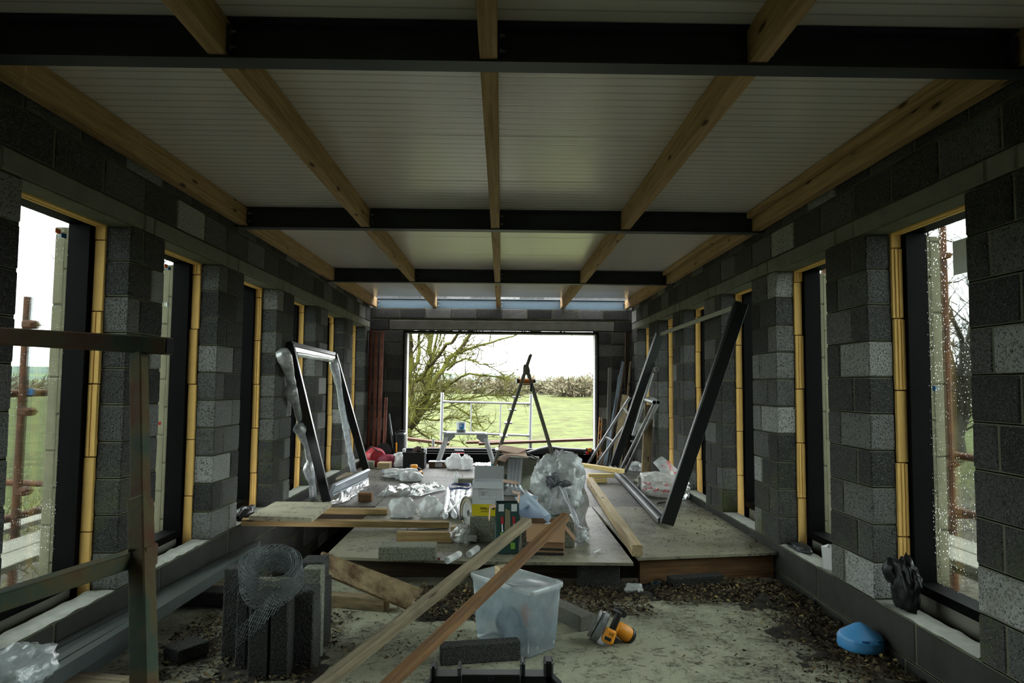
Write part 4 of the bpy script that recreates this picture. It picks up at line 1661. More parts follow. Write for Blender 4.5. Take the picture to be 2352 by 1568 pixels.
def text(body, size, M, mat, parent, ext=.0006, name='lettering', align='CENTER'):
    cu = bpy.data.curves.new(name, 'FONT')
    cu.body, cu.size, cu.extrude = body, size, ext
    cu.align_x, cu.align_y = align, 'CENTER'
    tmp = bpy.data.objects.new(name, cu)
    COL.objects.link(tmp)
    bpy.context.view_layer.update()
    me = bpy.data.meshes.new_from_object(tmp.evaluated_get(bpy.context.evaluated_depsgraph_get()))
    bpy.data.objects.remove(tmp)
    me.materials.clear()
    me.materials.append(mat)
    o = bpy.data.objects.new(name, me)
    COL.objects.link(o)
    o.parent = parent
    o.matrix_basis = Matrix.Translation(-org_of(parent)) @ M
    return o


def facing(p, xdir, up=(0, 0, 1)):
    """Frame at p whose x runs along xdir and whose y is nearest up (lettering lies in its xy plane)."""
    x = Vector(xdir).normalized()
    y = Vector(up)
    y = (y - x * y.dot(x)).normalized()
    M = Matrix((x, y, x.cross(y))).transposed().to_4x4()
    M.translation = p
    return M


def open_box(mb, M, w, d, h, t, mi=0):
    """Carton walls and bottom, open at the top; local x across, y back, z up."""
    mb.box((0, 0, 0), (w, d, t), 0, M, 0, mi)
    mb.box((0, 0, t), (w, t, h), 0, M, 0, mi)
    mb.box((0, d - t, t), (w, d, h), 0, M, 0, mi)
    mb.box((0, t, t), (t, d - t, h), 0, M, 0, mi)
    mb.box((w - t, t, t), (w, d - t, h), 0, M, 0, mi)


def card_flap(mb, a, b, out, t=.004, mi=0):
    """A flap hinged on the edge a-b, reaching along the vector out."""
    a, b, out = Vector(a), Vector(b), Vector(out)
    n = (b - a).cross(out).normalized() * t
    V = [a, b, b + out, a + out]
    mb.add(V + [p + n for p in V], [(0, 1, 2, 3), (4, 5, 6, 7), (0, 1, 5, 4), (1, 2, 6, 5), (2, 3, 7, 6), (3, 0, 4, 7)], False, mi)


# --- white and yellow carton on its block
zc = DECK + .224
A = pz(1084, 1184, zc)
w_, d_, h_ = .265, .20, .292
A.y = max(A.y, 5.93)
M = rotz(math.radians(-3), A)
t = thing('sealant_carton', 'white and yellow printed carton with open flaps standing on a grey green block', 'carton', tuple(A))
q = MB()
open_box(q, M, w_, d_, h_, .004)
body = q.build('body', M_CWHITE, t)
q = MB()
q.box((-.0006, -.0012, 0), (w_ + .0006, .0002, h_ * .345), 0, M)
q.box((w_ - .0002, -.001, 0), (w_ + .0012, d_ * .8, h_ * .345), 0, M)
q.build('yellow_band', M_YELLOW, t)
q = MB()
card_flap(q, M @ Vector((0, d_, h_)), M @ Vector((w_, d_, h_)), M @ Vector((0, d_ + .02, h_ + .115)) - M @ Vector((0, d_, h_)))
o = q.build('back_flap', plain('shaded_white_card', rgb('a2a4a6'), .7), t)  # white card greyed, the shade on this flap put into its colour
q = MB()
card_flap(q, M @ Vector((w_, .01, h_)), M @ Vector((w_, d_ - .01, h_)), M.to_3x3() @ Vector((.135, -.02, -.015)))
q.build('side_flap', M_TAN, t)
q = MB()
card_flap(q, M @ Vector((0, 0, h_)), M @ Vector((w_, 0, h_)), M.to_3x3() @ Vector((0, -.012, -.055)))
q.build('front_flap', M_CWHITE, t)
fm = lambda x, z: M @ facing((x, -.0018, z), (1, 0, 0))
text('ARBO', .031, fm(w_ * .41, h_ * .215), M_INK, t, .001)
text('SEALANTS', .0145, fm(w_ * .41, h_ * .13), M_INK, t)
q = MB()
for pts in (((.145, .232), (.175, .222), (.198, .236), (.186, .206)), ((.17, .214), (.184, .226), (.178, .205))):
    s0 = w_ * .41 - .145
    q.prism([(x + s0 + .042, y - .155) for x, y in pts], -.0022, -.0012, M @ Matrix(((1, 0, 0, 0), (0, 0, 1, 0), (0, 1, 0, 0), (0, 0, 0, 1))))
q.build('bird_emblem', M_INK, t)
text('ARBO', .016, fm(w_ * .29, h_ * .80), M_INK, t)
text('SEALANT FOIL', .012, fm(w_ * .38, h_ * .70), M_GREYINK, t)
text('600 ML', .013, fm(w_ * .38, h_ * .635), M_GREYINK, t)
q = MB()
FM = M @ Matrix(((1, 0, 0, 0), (0, 0, 1, 0), (0, 1, 0, 0), (0, 0, 0, 1)))
for x0, y0, x1, y1 in ((.22, .50, .80, .505), (.22, .855, .80, .86), (.22, .50, .226, .86), (.795, .50, .80, .86), (.57, .5, .575, .86), (.22, .60, .8, .603), (.57, .68, .8, .683), (.57, .76, .8, .763)):
    q.prism([(w_ * x0, h_ * y0), (w_ * x1, h_ * y0), (w_ * x1, h_ * y1), (w_ * x0, h_ * y1)], -.0016, -.001, FM)
q.build('label_outline', M_GREYINK, t)

# --- dark green carton
B = pz(1139, 1271, DECK)
M = rotz(math.radians(4), B)
w_, d_, h_ = .185, .13, .40
t = thing('green_carton', 'tall dark green carton with torn tan flaps standing before the white and yellow carton', 'carton', tuple(B))
q = MB()
open_box(q, M, w_, d_, h_, .004)
q.build('body', M_GREEN, t)
q = MB()
for x0, x1 in ((.018, .062), (.122, .168)):
    q.prism([(x0, h_ * .84), (x1, h_ * .84), (x1, h_ * .985), (x0, h_ * .985)], -.0016, -.0004, M @ Matrix(((1, 0, 0, 0), (0, 0, 1, 0), (0, 1, 0, 0), (0, 0, 0, 1))))
q.build('white_panel', M_CWHITE, t)
q = MB()
FM = M @ Matrix(((1, 0, 0, 0), (0, 0, 1, 0), (0, 1, 0, 0), (0, 0, 0, 1)))
q.prism([(.068, .10), (.118, .10), (.112, .34), (.072, .36)], -.0016, -.0004, FM)
q.build('worn_stripe', plain('worn_brown', rgb('7b7358'), .8), t)
q = MB()
for x in (.05, .145):
    q.prism([(x - .012, .235), (x + .010, .235), (x + .010, .29), (x - .012, .30)], -.0018, -.0005, FM)
q.build('red_patch', plain('dark_red_print', rgb('a02226'), .6), t)
q = MB()
for x in (.047, .142):
    q.tube([FM @ Vector((x, .235, -.002)), FM @ Vector((x + .003, .19, -.002)), FM @ Vector((x + .004, .175, -.002))], [.004, .005, .009], 8)
q.build('brush_picture', M_CWHITE, t)
q = MB()
q.prism([(.03, .125), (.07, .13), (.06, .165), (.035, .17)], -.0018, -.0005, FM)
q.prism([(.118, .035), (.155, .035), (.155, .085), (.118, .085)], -.0018, -.0005, FM)
q.build('lime_print', M_LIME, t)
q = MB()
card_flap(q, M @ Vector((0, 0, h_ - .03)), M @ Vector((0, d_, h_ - .03)), M.to_3x3() @ Vector((-.045, 0, -.012)))
card_flap(q, M @ Vector((-.045, 0, h_ - .042)), M @ Vector((-.045, d_, h_ - .042)), M.to_3x3() @ Vector((-.006, 0, -.10)))
q.build('left_flap', M_TAN, t)
q = MB()
card_flap(q, M @ Vector((w_, d_, h_)), M @ Vector((w_, 0, h_)), M.to_3x3() @ Vector((.012, .0, .075)))
card_flap(q, M @ Vector((w_ + .012, d_, h_ + .07)), M @ Vector((w_ + .012, 0, h_ + .07)), M.to_3x3() @ Vector((-.06, 0, .015)))
q.build('right_flap', M_TAN, t)

# --- open brown cardboard box with pale sheets
B = pz(1212, 1272, DECK)
M = rotz(math.radians(-7), B)
w_, d_, h_ = .29, .18, .215
t = thing('cardboard_box', 'open brown cardboard box with its front flap folded down, in front of the paper roll', 'box', tuple(B))
q = MB()
open_box(q, M, w_, d_, h_, .005)
q.build('body', M_CARD_D, t)
q = MB()
q.box((-.001, -.0015, 0), (w_ + .001, .0005, .018), 0, M)
q.box((-.001, -.0015, .034), (w_ + .001, .0005, .052), 0, M)
q.build('dark_stripe', M_INK, t)
q = MB()
card_flap(q, M @ Vector((-.01, 0, h_ + .03)), M @ Vector((w_ + .01, 0, h_ + .03)), M.to_3x3() @ Vector((0.0, -.045, -.135)))
card_flap(q, M @ Vector((0, 0, h_)), M @ Vector((w_, 0, h_)), M.to_3x3() @ Vector((0.0, -.0, .03)))
q.build('front_flap', M_CARD, t)
q = MB()
card_flap(q, M @ Vector((w_, 0, h_)), M @ Vector((w_, d_, h_)), M.to_3x3() @ Vector((.09, .0, -.10)))
q.build('right_flap', M_CARD_D, t)
q = MB()
card_flap(q, M @ Vector((0, 0, h_)), M @ Vector((0, d_, h_)), M.to_3x3() @ Vector((-.05, .0, -.13)))
q.build('left_flap', M_CARD_D, t)
q = MB()
card_flap(q, M @ Vector((0, d_, h_)), M @ Vector((w_, d_, h_)), M.to_3x3() @ Vector((0, .03, .03)))
q.build('back_flap', M_CARD_D, t)
q = MB()                                                    # paper in the box
q.tube([M @ Vector((.19, .09, .02)), M @ Vector((.20, .092, h_ + .01))], .07, 20, True)
tag(q.build('paper_roll', M_PAPER), 'rolled pale paper standing inside the open brown cardboard box', 'paper', 'pale paper by the cardboard box')
# big curl of pale blue sheet
a, b = py(1199, 1150, 5.86), py(1243, 1194, 5.72)
ax_ = (b - a).normalized()
q = MB()
side = ax_.cross(Vector((0, -1, 0.1))).normalized()
up_ = side.cross(ax_).normalized()
L = (b - a).length + .03


def curl(u, v):
    ang = -2.6 + 4.4 * u
    r = .082 + .012 * u
    return a + ax_ * (L * v) + side * (r * math.sin(ang)) - up_ * (r * math.cos(ang)) * .85


q.sheet(curl, 22, 8)
tag(q.build('paper_curl', M_PAPER), 'large curl of pale blue sheet leaning out over the brown cardboard box', 'paper', 'pale paper by the cardboard box')
q = MB()
c = [py(1182, 1141, 5.98), py(1236, 1140, 6.02), py(1228, 1158, 5.92), py(1196, 1172, 5.86)]
q.sheet(lambda u, v: c[0].lerp(c[1], u).lerp(c[3].lerp(c[2], u), v) + Vector((0, 0, .015 * math.sin(3 * u))), 8, 6)
tag(q.build('paper_sheet', M_PAPER), 'flat pale blue sheet lying behind the paper curl', 'paper', 'pale paper by the cardboard box')

# --- reel between the foil strips and the white carton
R = .152
C = pz(1092, 1209, DECK) + Vector((-.02, R * .4, R))
C.y = 6.50
C.z += .008
C.x = (1086 - 1152) / 1568 * C.y
RM = Matrix.Translation(C) @ Matrix.Rotation(math.radians(-62), 4, 'Z') @ Matrix.Rotation(math.pi / 2, 4, 'X')
t = thing('tape_reel', 'large cardboard reel standing on edge, left of the white and yellow carton', 'reel', (C.x, C.y, DECK))
q = MB()
q.lathe([(R, -.045), (R, .045), (R * .74, .045), (R * .74, -.045), (R, -.045)], (0, 0, 0), 36, RM)
q.build('outer_ring', plain('grey_card_ring', rgb('8d866f'), .8), t)
q = MB()
q.lathe([(R * .72, -.04), (R * .72, .04), (R * .2, .03), (R * .2, -.03), (R * .72, -.04)], (0, 0, 0), 30, RM)
q.build('wound_film', plain('grey_wound_film', (.34, .34, .33), .4, var=.25, scale=30), t)
q = MB()
q.lathe([(R * 1.01, .03), (R * 1.04, .05), (R * .95, .052), (R * 1.01, .03)], (0, 0, 0), 36, RM)
q.build('rim', plain('reel_rim', (.12, .115, .10), .6), t)

# --- silvery foil wrapped lengths and two metal strips
M_FWRAP = film('silver_white_wrap', (.88, .89, .92), .03, .5, .25, .6)
for k, (a, b, r) in enumerate((((1021, 1190), (1031, 1118), .034), ((1033, 1178), (1043, 1119), .032), ((1045, 1189), (1054, 1117), .034), ((1057, 1186), (1065, 1118), .034), ((1069, 1180), (1077, 1119), .032))):
    A_, B_ = pz(*a, DECK + .05), pz(*b, DECK + .05)
    q = MB()
    n = 16
    pts = [A_.lerp(B_, i / n) + Vector((random.gauss(0, .006), 0, random.gauss(0, .003))) for i in range(n + 1)]
    rr = [r * (.35 if i in (0, n) else 1) * random.uniform(.9, 1.08) for i in range(n + 1)]
    q.tube(pts, rr, 10)
    q.v = [(x, y, DECK + .004 + (z - DECK) * .85 if z > DECK else DECK + .003) for x, y, z in q.v]
    lab = ('leftmost foil wrapped length on the deck left of the reel', 'second foil wrapped length from the left, by the reel', 'middle foil wrapped length by the reel',
           'second foil wrapped length from the white carton', 'foil wrapped length closest to the white carton')[k]
    tag(q.build('foil_wrapped_length', M_FWRAP, sharp=False), lab, 'wrapped length', 'foil wrapped lengths')
a, b = pz(1026, 1191, DECK + .06), pz(1082, 1128, DECK + .16)
o = plank('metal_strip', a + Vector((0, 0, .06)), b, .03, .006, M_WP)
tag(o, 'bright white strip lying slantwise across the foil wrapped lengths', 'strip')
o = plank('metal_strip', pz(1061, 1192, DECK + .11), pz(1036, 1146, DECK + .13), .03, .012, MT['steel'])
tag(o, 'dark metal strip crossing under the white strip on the foil lengths', 'strip')
q = MB()
cc = pz(1057, 1116, DECK + .09)
q.tube([cc + Vector((.13 * math.cos(a), .22 * math.sin(a), .01 * math.sin(3 * a))) for a in [2 * math.pi * i / 24 for i in range(25)]], .014, 6)
tag(q.build('blue_strap', plain('navy_strap', rgb('23366b'), .5)), 'coiled navy blue strap on top of the foil wrapped lengths', 'strap')

# --- crumpled bags and wrap on the deck
G1 = 'crumpled white bags on the deck'
bag('plastic_bag', (922, 1190), 0, (.125, .10, .12), BAGW, 'crumpled white plastic bag at the left of two by the long batten', 'bag', 1, G1)
bag('plastic_bag', (986, 1190), 0, (.12, .10, .125), BAGW, 'crumpled white plastic bag at the right of two by the long batten', 'bag', 2, G1)
bag('plastic_bag', (1042, 1078), 0, (.125, .12, .15), BAGW, 'puffed white bag under the work platform, left one of a pair', 'bag', 3, G1)
bag('plastic_bag', (1071, 1079), 0, (.10, .11, .14), BAGW, 'puffed white bag under the work platform, right one of a pair', 'bag', 4, G1)
bag('plastic_bag', (914, 1072), 0, (.15, .13, .14), BAGW, 'white bag lying between the red bag and the black crate', 'bag', 5, G1)
bag('plastic_bag', (1048, 1109), 0, (.045, .05, .09), BAGW, 'small white bag beside the small dark block behind the white carton', 'bag', 6, G1)
q = MB()
B = pz(935, 1106, DECK)
blob(q, B + Vector((.05, .10, .05)), (.15, .12, .10), 7, .45, .4, 4, DECK + .001)
blob(q, B + Vector((.10, .02, .06)), (.09, .07, .075), 9, .1, .1, 3, DECK + .001)
blob(q, B + Vector((-.13, .35, .07)), (.25, .2, .07), 8, .4, .4, 4, DECK + .001)
tag(q.build('plastic_bag', BAGW, sharp=False), 'torn white bag spread in front of the black crate, around the yellow drill', 'bag', G1)


def floor_film(name, quad, z, hgt, mat, lab, seed, nu=30, nv=14, cat='wrap', group='loose plastic wrap'):
    P = [pz(*p, z) for p in quad]
    q = MB()

    def fn(u, v):
        p = P[0].lerp(P[1], u).lerp(P[3].lerp(P[2], u), v)
        e = min(u, 1 - u, v, 1 - v)
        k = smooth(0, .12, e)
        n1 = noise.noise(Vector((p.x * 9 + seed, p.y * 6, seed)))
        n2 = abs(noise.noise(Vector((p.x * 22, p.y * 15 + seed, seed))))
        w = .05 * noise.noise(Vector((p.x * 5, p.y * 5, seed + 3)))
        return p + Vector((w, w * .8, .006 + hgt * k * max(0, .35 + .6 * n1 + .5 * n2)))
    q.sheet(fn, nu, nv, False)
    return tag(q.build(name, mat, sharp=False), lab, cat, group)


floor_film('plastic_wrap', ((866, 1140), (935, 1140), (1020, 1119), (905, 1122)), DECK, .12, FILM_W, 'long crumpled strip of clear wrap on the deck behind the two white bags', 3, 44, 14)
floor_film('plastic_wrap', ((940, 1138), (965, 1140), (1022, 1124), (1000, 1120)), DECK + .01, .10, FILM_W, 'short twist of clear wrap lying against the long strip of wrap', 4)
floor_film('plastic_wrap', ((1082, 1070), (1130, 1072), (1142, 1064), (1090, 1064)), DECK, .05, FILM_W, 'flat scrap of white film between the paired bags and the block pile', 5)
floor_film('plastic_wrap', ((752, 1162), (800, 1150), (853, 1108), (822, 1112)), DECK, .16, FILM, 'clear wrap gathered round the sill of the leaning wrapped frame', 6, 36, 16)
floor_film('plastic_wrap', ((1340, 1062), (1378, 1064), (1384, 1056), (1300, 1056)), DECK, .05, FILM_W, 'white film on the deck before the far threshold at the right', 7)
floor_film('plastic_wrap', ((985, 1066), (1100, 1066), (1110, 1057), (972, 1058)), DECK, .03, FILM_W, 'pale film spread along the deck in front of the far threshold', 8)
floor_film('plastic_wrap', ((1560, 1150), (1588, 1146), (1584, 1128), (1563, 1130)), DECK, .14, FILM_W, 'loose white wrap at the foot of the right wall behind the tall leaning frame', 9)

# flat carton, red and white packet behind the paired bags
B = pz(985, 1073, DECK)
q = MB()
q.box((B.x, B.y, DECK + .001), (B.x + .30, B.y + .18, DECK + .085), .003)
fc = q.build('flat_carton', M_CARD_D)
tag(fc, 'flat white topped carton lying left of the paired white bags', 'carton')
q = MB()
q.box((B.x - .012, B.y - .03, DECK + .087), (B.x + .31, B.y + .20, DECK + .095), .002)
q.build('white_lid', M_CWHITE, fc)
q = MB()
q.box((B.x + .10, B.y - .002, DECK + .012), (B.x + .22, B.y + .001, DECK + .075), 0)
q.build('clear_tape', M_WP, fc)
B = pz(1048, 1058, DECK)
t = thing('opened_packet', 'red and white opened packet behind the paired white bags', 'packet', (B.x, B.y, DECK))
q = MB()
q.box((B.x, B.y - .3, DECK + .10), (B.x + .16, B.y - .16, DECK + .165), .004)
q.box((B.x + .01, B.y - .29, DECK + .002), (B.x + .15, B.y - .17, DECK + .10), .004)
q.build('body', plain('crimson_print', rgb('b0253a'), .5), t)
q = MB()
card_flap(q, (B.x, B.y - .16, DECK + .165), (B.x + .16, B.y - .16, DECK + .165), (-.03, .03, .05))
card_flap(q, (B.x + .16, B.y - .3, DECK + .15), (B.x + .16, B.y - .16, DECK + .165), (.10, 0, -.04))
q.build('flap', M_CWHITE, t)

# --- flattened cardboard, foil and cable on the block pile
zt = DECK + .44
cp = lambda x, y: pz(x, y, zt + .02)
for k, (quad, lab) in enumerate((
        (((1129, 1052), (1160, 1060), (1172, 1046), (1140, 1042)), 'curled grey cardboard flap drooping off the left of the block pile'),
        (((1158, 1050), (1212, 1048), (1208, 1036), (1152, 1038)), 'flattened cardboard with its torn edge forward on the block pile'),
        (((1143, 1038), (1188, 1036), (1215, 1026), (1150, 1025)), 'uppermost flattened cardboard piece on the block pile'))):
    P = [pz(*p, zt + .03 + .045 * k) for p in quad]
    q = MB()
    f = (lambda P, k: lambda u, v: P[0].lerp(P[1], u).lerp(P[3].lerp(P[2], u), v) + Vector((0, 0, (-.16 * max(0, 1 - 1.9 * u) ** 2 if k == 0 else .025 * math.sin(2.5 * u + k)))))(P, k)
    q.sheet(f, 10, 4)
    g = (lambda f: lambda u, v: f(u, v) - Vector((0, -.004, .007)))(f)
    q.sheet(g, 10, 4)
    tag(q.build('cardboard_sheet', M_CARD if k else M_CARD_D), lab, 'cardboard', 'flattened cardboard on the block pile')
q = MB()
c0, c1 = py(1168, 1052, 8.62), py(1200, 1052, 8.60)
c2, c3 = pz(1160, 1126, DECK), pz(1196, 1130, DECK)


def foil(u, v):
    p = c0.lerp(c1, u).lerp(c2.lerp(c3, u), v)
    if v > .8:
        p += Vector(((u - .5) * .35 * (v - .8) * 5, -.55 * (v - .8) * 5 * .6, 0))
        p.z = max(DECK + .006, p.z)
    return p + Vector((0, -.05 + .018 * math.sin(u * 26) * (1 - .3 * v), .004 * math.sin(30 * u)))


q.sheet(foil, 40, 20)
tag(q.build('foil_sheet', M_FOIL, sharp=False), 'pleated silver foil hanging down the front of the block pile', 'foil')
q = MB()
cpts = [py(1207, 1040, 8.8), py(1222, 1046, 8.7), py(1236, 1054, 8.66), py(1238, 1060, 8.64), py(1232, 1056, 8.7), py(1215, 1050, 8.75)]
q.tube(cpts, .008, 6)
tag(q.build('black_cable', M_BLACKP), 'black cable looped over the right end of the block pile', 'cable')

# --- big bundle of clear wrap on the block
zb_ = DECK + .217
B = pz(1286, 1190, zb_)
bc = Vector(((1284 - 1152) / 1568 * 6.2, 6.2, zb_ + .27))
t = thing('wrap_bundle', 'big bundle of clear bubble wrap heaped on a grey green block', 'wrap', (bc.x, bc.y, zb_))
q = MB()
blob(q, bc + Vector((.015, 0, -.02)), (.215, .19, .31), 31, .22, .16, 5, zb_ + .001)
q.build('outer_wrap', film('bubble_wrap_outer', (.88, .90, .91), .55, .4, .15, 1.4), t, sharp=False)
q = MB()
blob(q, bc + Vector((-.10, -.06, .03)), (.15, .12, .20), 32, .3, .22, 5)
blob(q, bc + Vector((.07, -.04, .13)), (.15, .12, .14), 33, .25, .2, 4)
blob(q, bc + Vector((.0, -.02, -.16)), (.2, .16, .12), 34, .2, .2, 4, zb_ + .002)
q.build('inner_folds', film('bubble_wrap_inner', (.88, .9, .9), .25, .4, .2, 1.2), t, sharp=False)
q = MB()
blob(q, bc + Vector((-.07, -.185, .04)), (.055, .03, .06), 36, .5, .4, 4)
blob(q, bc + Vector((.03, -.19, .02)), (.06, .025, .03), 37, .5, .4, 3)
q.build('dark_knot', plain('dark_knot_plastic', (.10, .10, .115), .4, var=.5, scale=30), t, sharp=False)  # the knot is mottled dark grey plastic
q = MB()
for pts, r in ((((1284, 1118), (1296, 1128), (1302, 1150), (1316, 1176), (1324, 1200), (1322, 1228)), .022), (((1282, 1118), (1272, 1140), (1262, 1170)), .02)):
    P = [py(x, y, (5.95, 5.90, 5.80, 5.70, 5.67, 5.66)[i]) for i, (x, y) in enumerate(pts)]
    for dx in (-.014, 0, .014):
        q.tube([p + Vector((dx * math.sin(i * 1.3), .006 * i * dx, random.gauss(0, .003))) for i, p in enumerate(P)], [r * .45] * len(P), 6)
q.build('twisted_strand', film('strand_film', (.86, .86, .92), .12, .6), t, sharp=False)
q = MB()
P0, P1 = py(1336, 1108, 6.05), pz(1330, 1200, DECK)
q.sheet(lambda u, v: P0.lerp(P1, v) + Vector((.07 * (u - .5) * (1 + .6 * v) + .02 * math.sin(9 * v + 4 * u), -.2 * v + .05 * math.sin(5 * u), .03 * math.sin(7 * u + 3 * v) * (1 - v))), 10, 16, False)
P0, P1 = pz(1328, 1210, DECK + .022), pz(1352, 1216, DECK + .022)
q.tube([P0.lerp(P1, i / 5) + Vector((0, 0, .01 * (i % 2))) for i in range(6)], .014, 6)
q.build('trailing_film', FILM, t, sharp=False)
q = MB()
B = pz(1334, 1250, DECK)
blob(q, B + Vector((0, .05, .05)), (.06, .05, .06), 38, .4, .35, 4, DECK + .001)
tag(q.build('wrap_scrap', FILM_W, sharp=False), 'crumpled end of wrap on the deck at the right of the wrap bundle', 'wrap', 'loose plastic wrap')
q = MB()
a = pz(1336, 1240, DECK + .02)
q.pipe(a, a + Vector((.06, .06, 0)), .017, .003)
tag(q.build('pipe_end', M_WP), 'short white pipe end beside the crumpled end of wrap', 'pipe')

# --- sealant tubes and the bag of white blocks
for pa, pb, lab in (((1027, 1287), (1066, 1266), 'white sealant tube closest to the front edge of the deck'), ((1077, 1273), (1103, 1254), 'white sealant tube with a dark end, behind the other tube')):
    a, b = pz(*pa, DECK + .028), pz(*pb, DECK + .028)
    d = (b - a).normalized()
    b = a + d * .215
    t = thing('sealant_tube', lab, 'tube', (a.x, a.y, DECK), 'sealant tubes')
    q = MB()
    q.pipe(a, b, .0255, .002, 20)
    q.lathe([(.0, .006), (.0235, .006)], a, 18, Matrix.Identity(4).to_3x3().to_4x4() @ frame((0, 0, 0), d)[0].to_3x3().to_4x4() @ Matrix.Rotation(math.pi / 2, 4, 'Y'))
    q.build('barrel', M_WP, t)
    q = MB()
    q.tube([b - d * .004, b + d * .006, b + d * .012, b + d * .04], [.024, .022, .009, .007], 14)
    q.build('nozzle_end', M_BLACKP if 'dark' in lab else M_WP, t)
    q = MB()
    side = d.cross(Vector((0, 0, 1))).normalized()
    for k, s in enumerate((.30, .42, .50, .58, .66)):
        q.tube([a + d * (.215 * s) + (side * math.sin(x) + Vector((0, 0, 1)) * math.cos(x)) * .0258 for x in [-.2 + .25 * i for i in range(9)]], .0016, 4)
    q.build('printed_lines', M_GREYINK, t)
B = pz(1066, 1250, DECK)
t = thing('bag_of_packers', 'clear bag holding white foam packers in front of the carton block', 'bag', (B.x, B.y, DECK))
q = MB()
for k, (dx, dz, a) in enumerate(((-.035, .03, .6), (.03, .035, .3), (.0, .075, .9), (.07, .03, .1))):
    q.box((-.035, -.03, -.025), (.035, .03, .025), .004, Matrix.Translation(B + Vector((dx, .07, dz + .01))) @ Matrix.Rotation(a, 4, 'Y') @ Matrix.Rotation(a * .7, 4, 'Z'))
q.build('white_packer', plain('white_foam', (.7, .7, .67), .7), t)
q = MB()
blob(q, B + Vector((.01, .075, .065)), (.125, .07, .085), 41, .3, .3, 4, DECK + .001)
q.build('clear_film', film('packer_bag_film', (.9, .91, .92), .82, .5), t, sharp=False)
q = MB()
a = pz(1008, 1283, DECK + .01)
q.ball(a, (.012, .012, .01), 2)
tag(q.build('red_cap', plain('dark_red_plastic', rgb('6b1c22'), .5)), 'tiny dark red cap on the deck by the grey green block', 'cap')

# --- clear storage bin
F_, L_, R_ = Vector((.18, 4.06, 0)), Vector((-.20, 4.46, 0)), Vector((.385, 4.24, 0))
x_ = (L_ - F_).normalized()
y_ = Vector((-x_.y, x_.x, 0))
if y_.dot(R_ - F_) < 0:
    y_ = -y_
LX, LY, HB = .535, .285, .388
M = Matrix((x_, y_, Vector((0, 0, 1)))).transposed().to_4x4()
M.translation = F_
t = thing('storage_bin', 'clear bluish plastic storage bin with a lid standing on the concrete floor', 'bin', tuple(F_))


def rrect(cx, cy, a, b, r, n=5):
    out = []
    for k, (sx, sy) in enumerate(((1, 1), (-1, 1), (-1, -1), (1, -1))):
        for i in range(n + 1):
            w = math.pi / 2 * (k + i / n)
            out.append((cx + sx * (a - r) + r * math.cos(w), cy + sy * (b - r) + r * math.sin(w)))
    return out


def loft(mb, rings, M, cap0=False, cap1=False):
    n = len(rings[0])
    V = [M @ Vector(p) for r in rings for p in r]
    F = [(i * n + k, i * n + (k + 1) % n, (i + 1) * n + (k + 1) % n, (i + 1) * n + k) for i in range(len(rings) - 1) for k in range(n)]
    if cap0:
        F.append(tuple(range(n)))
    if cap1:
        F.append(tuple((len(rings) - 1) * n + k for k in range(n)))
    mb.add(V, F, True)


ring = lambda z, k, r=.03: [(x, y, z) for x, y in rrect(LX / 2, LY / 2, LX / 2 * k, LY / 2 * k, r)]
q = MB()
loft(q, [ring(.004, .86), ring(.012, .88), ring(HB * .5, .94), ring(HB - .03, .985), ring(HB - .028, 1.0), ring(HB, 1.0)], M, True)
q.build('tub', FILM_B, t, sharp=False)
RIBM = film('rib_plastic', (.75, .85, .92), .1, .2)
for lo_, hi_ in (((.035, .020, .03), (.045, .026, HB - .05)), ((LX - .06, .02, .03), (LX - .05, .026, HB - .05)), ((.028, LY * .3, .04), (.034, LY * .34, HB - .06)), ((.028, LY * .8, .04), (.034, LY * .84, HB - .06))):
    q = MB()
    q.box(lo_, hi_, .001, M)
    q.build('moulded_rib', RIBM, t)
lid_m = film('bin_lid_plastic', (.80, .86, .88), .25, .25, .2, .4, .6)
q = MB()
loft(q, [ring(HB - .012, 1.045, .035), ring(HB + .012, 1.05, .035), ring(HB + .018, 1.03, .035), ring(HB + .016, .93, .04), ring(HB + .004, .90, .04)], M, False, True)
lid = q.build('lid', lid_m, t, sharp=False)
q = MB()
C_ = M @ Vector((LX / 2, LY / 2, .06))
for k in range(7):
    q.tube([C_ + Vector((random.uniform(-.16, .16), random.uniform(-.08, .08), random.uniform(-.045, .01))) for _ in range(2)], .011, 6)
cont = q.build('bin_fittings', plain('grey_fittings', (.11, .12, .13), .5, var=.4, scale=20))
tag(cont, 'loose grey fittings lying in the bottom of the clear bin', 'fittings', None, 'stuff')
q = MB()
blob(q, C_ + Vector((-.03, -.01, .06)), (.10, .07, .09), 51, .4, .3, 4)
tag(q.build('folded_cloth', plain('blue_grey_cloth', (.10, .14, .2), .8, var=.3, scale=25), sharp=False), 'crumpled blue grey cloth seen dimly inside the clear bin', 'cloth')
q = MB()
blob(q, C_ + Vector((.06, -.03, .12)), (.03, .02, .07), 52, .3, .3, 3)
tag(q.build('orange_glove', plain('faded_orange', (.55, .22, .13), .7), sharp=False), 'faded orange scrap showing dimly inside the clear bin', 'scrap')
P = px(1155, 1325, .02)
P = pz(1155, 1326, HB + .02)
q = MB()
q.box((-.04, -.035, 0), (.04, .035, .065), .003, rotz(.5, (P.x, P.y + .03, HB + .0185)))
tag(q.build('wood_offcut', MT['pine_fresh']), 'small square wood offcut lying on the lid of the clear bin', 'offcut', 'timber offcuts')

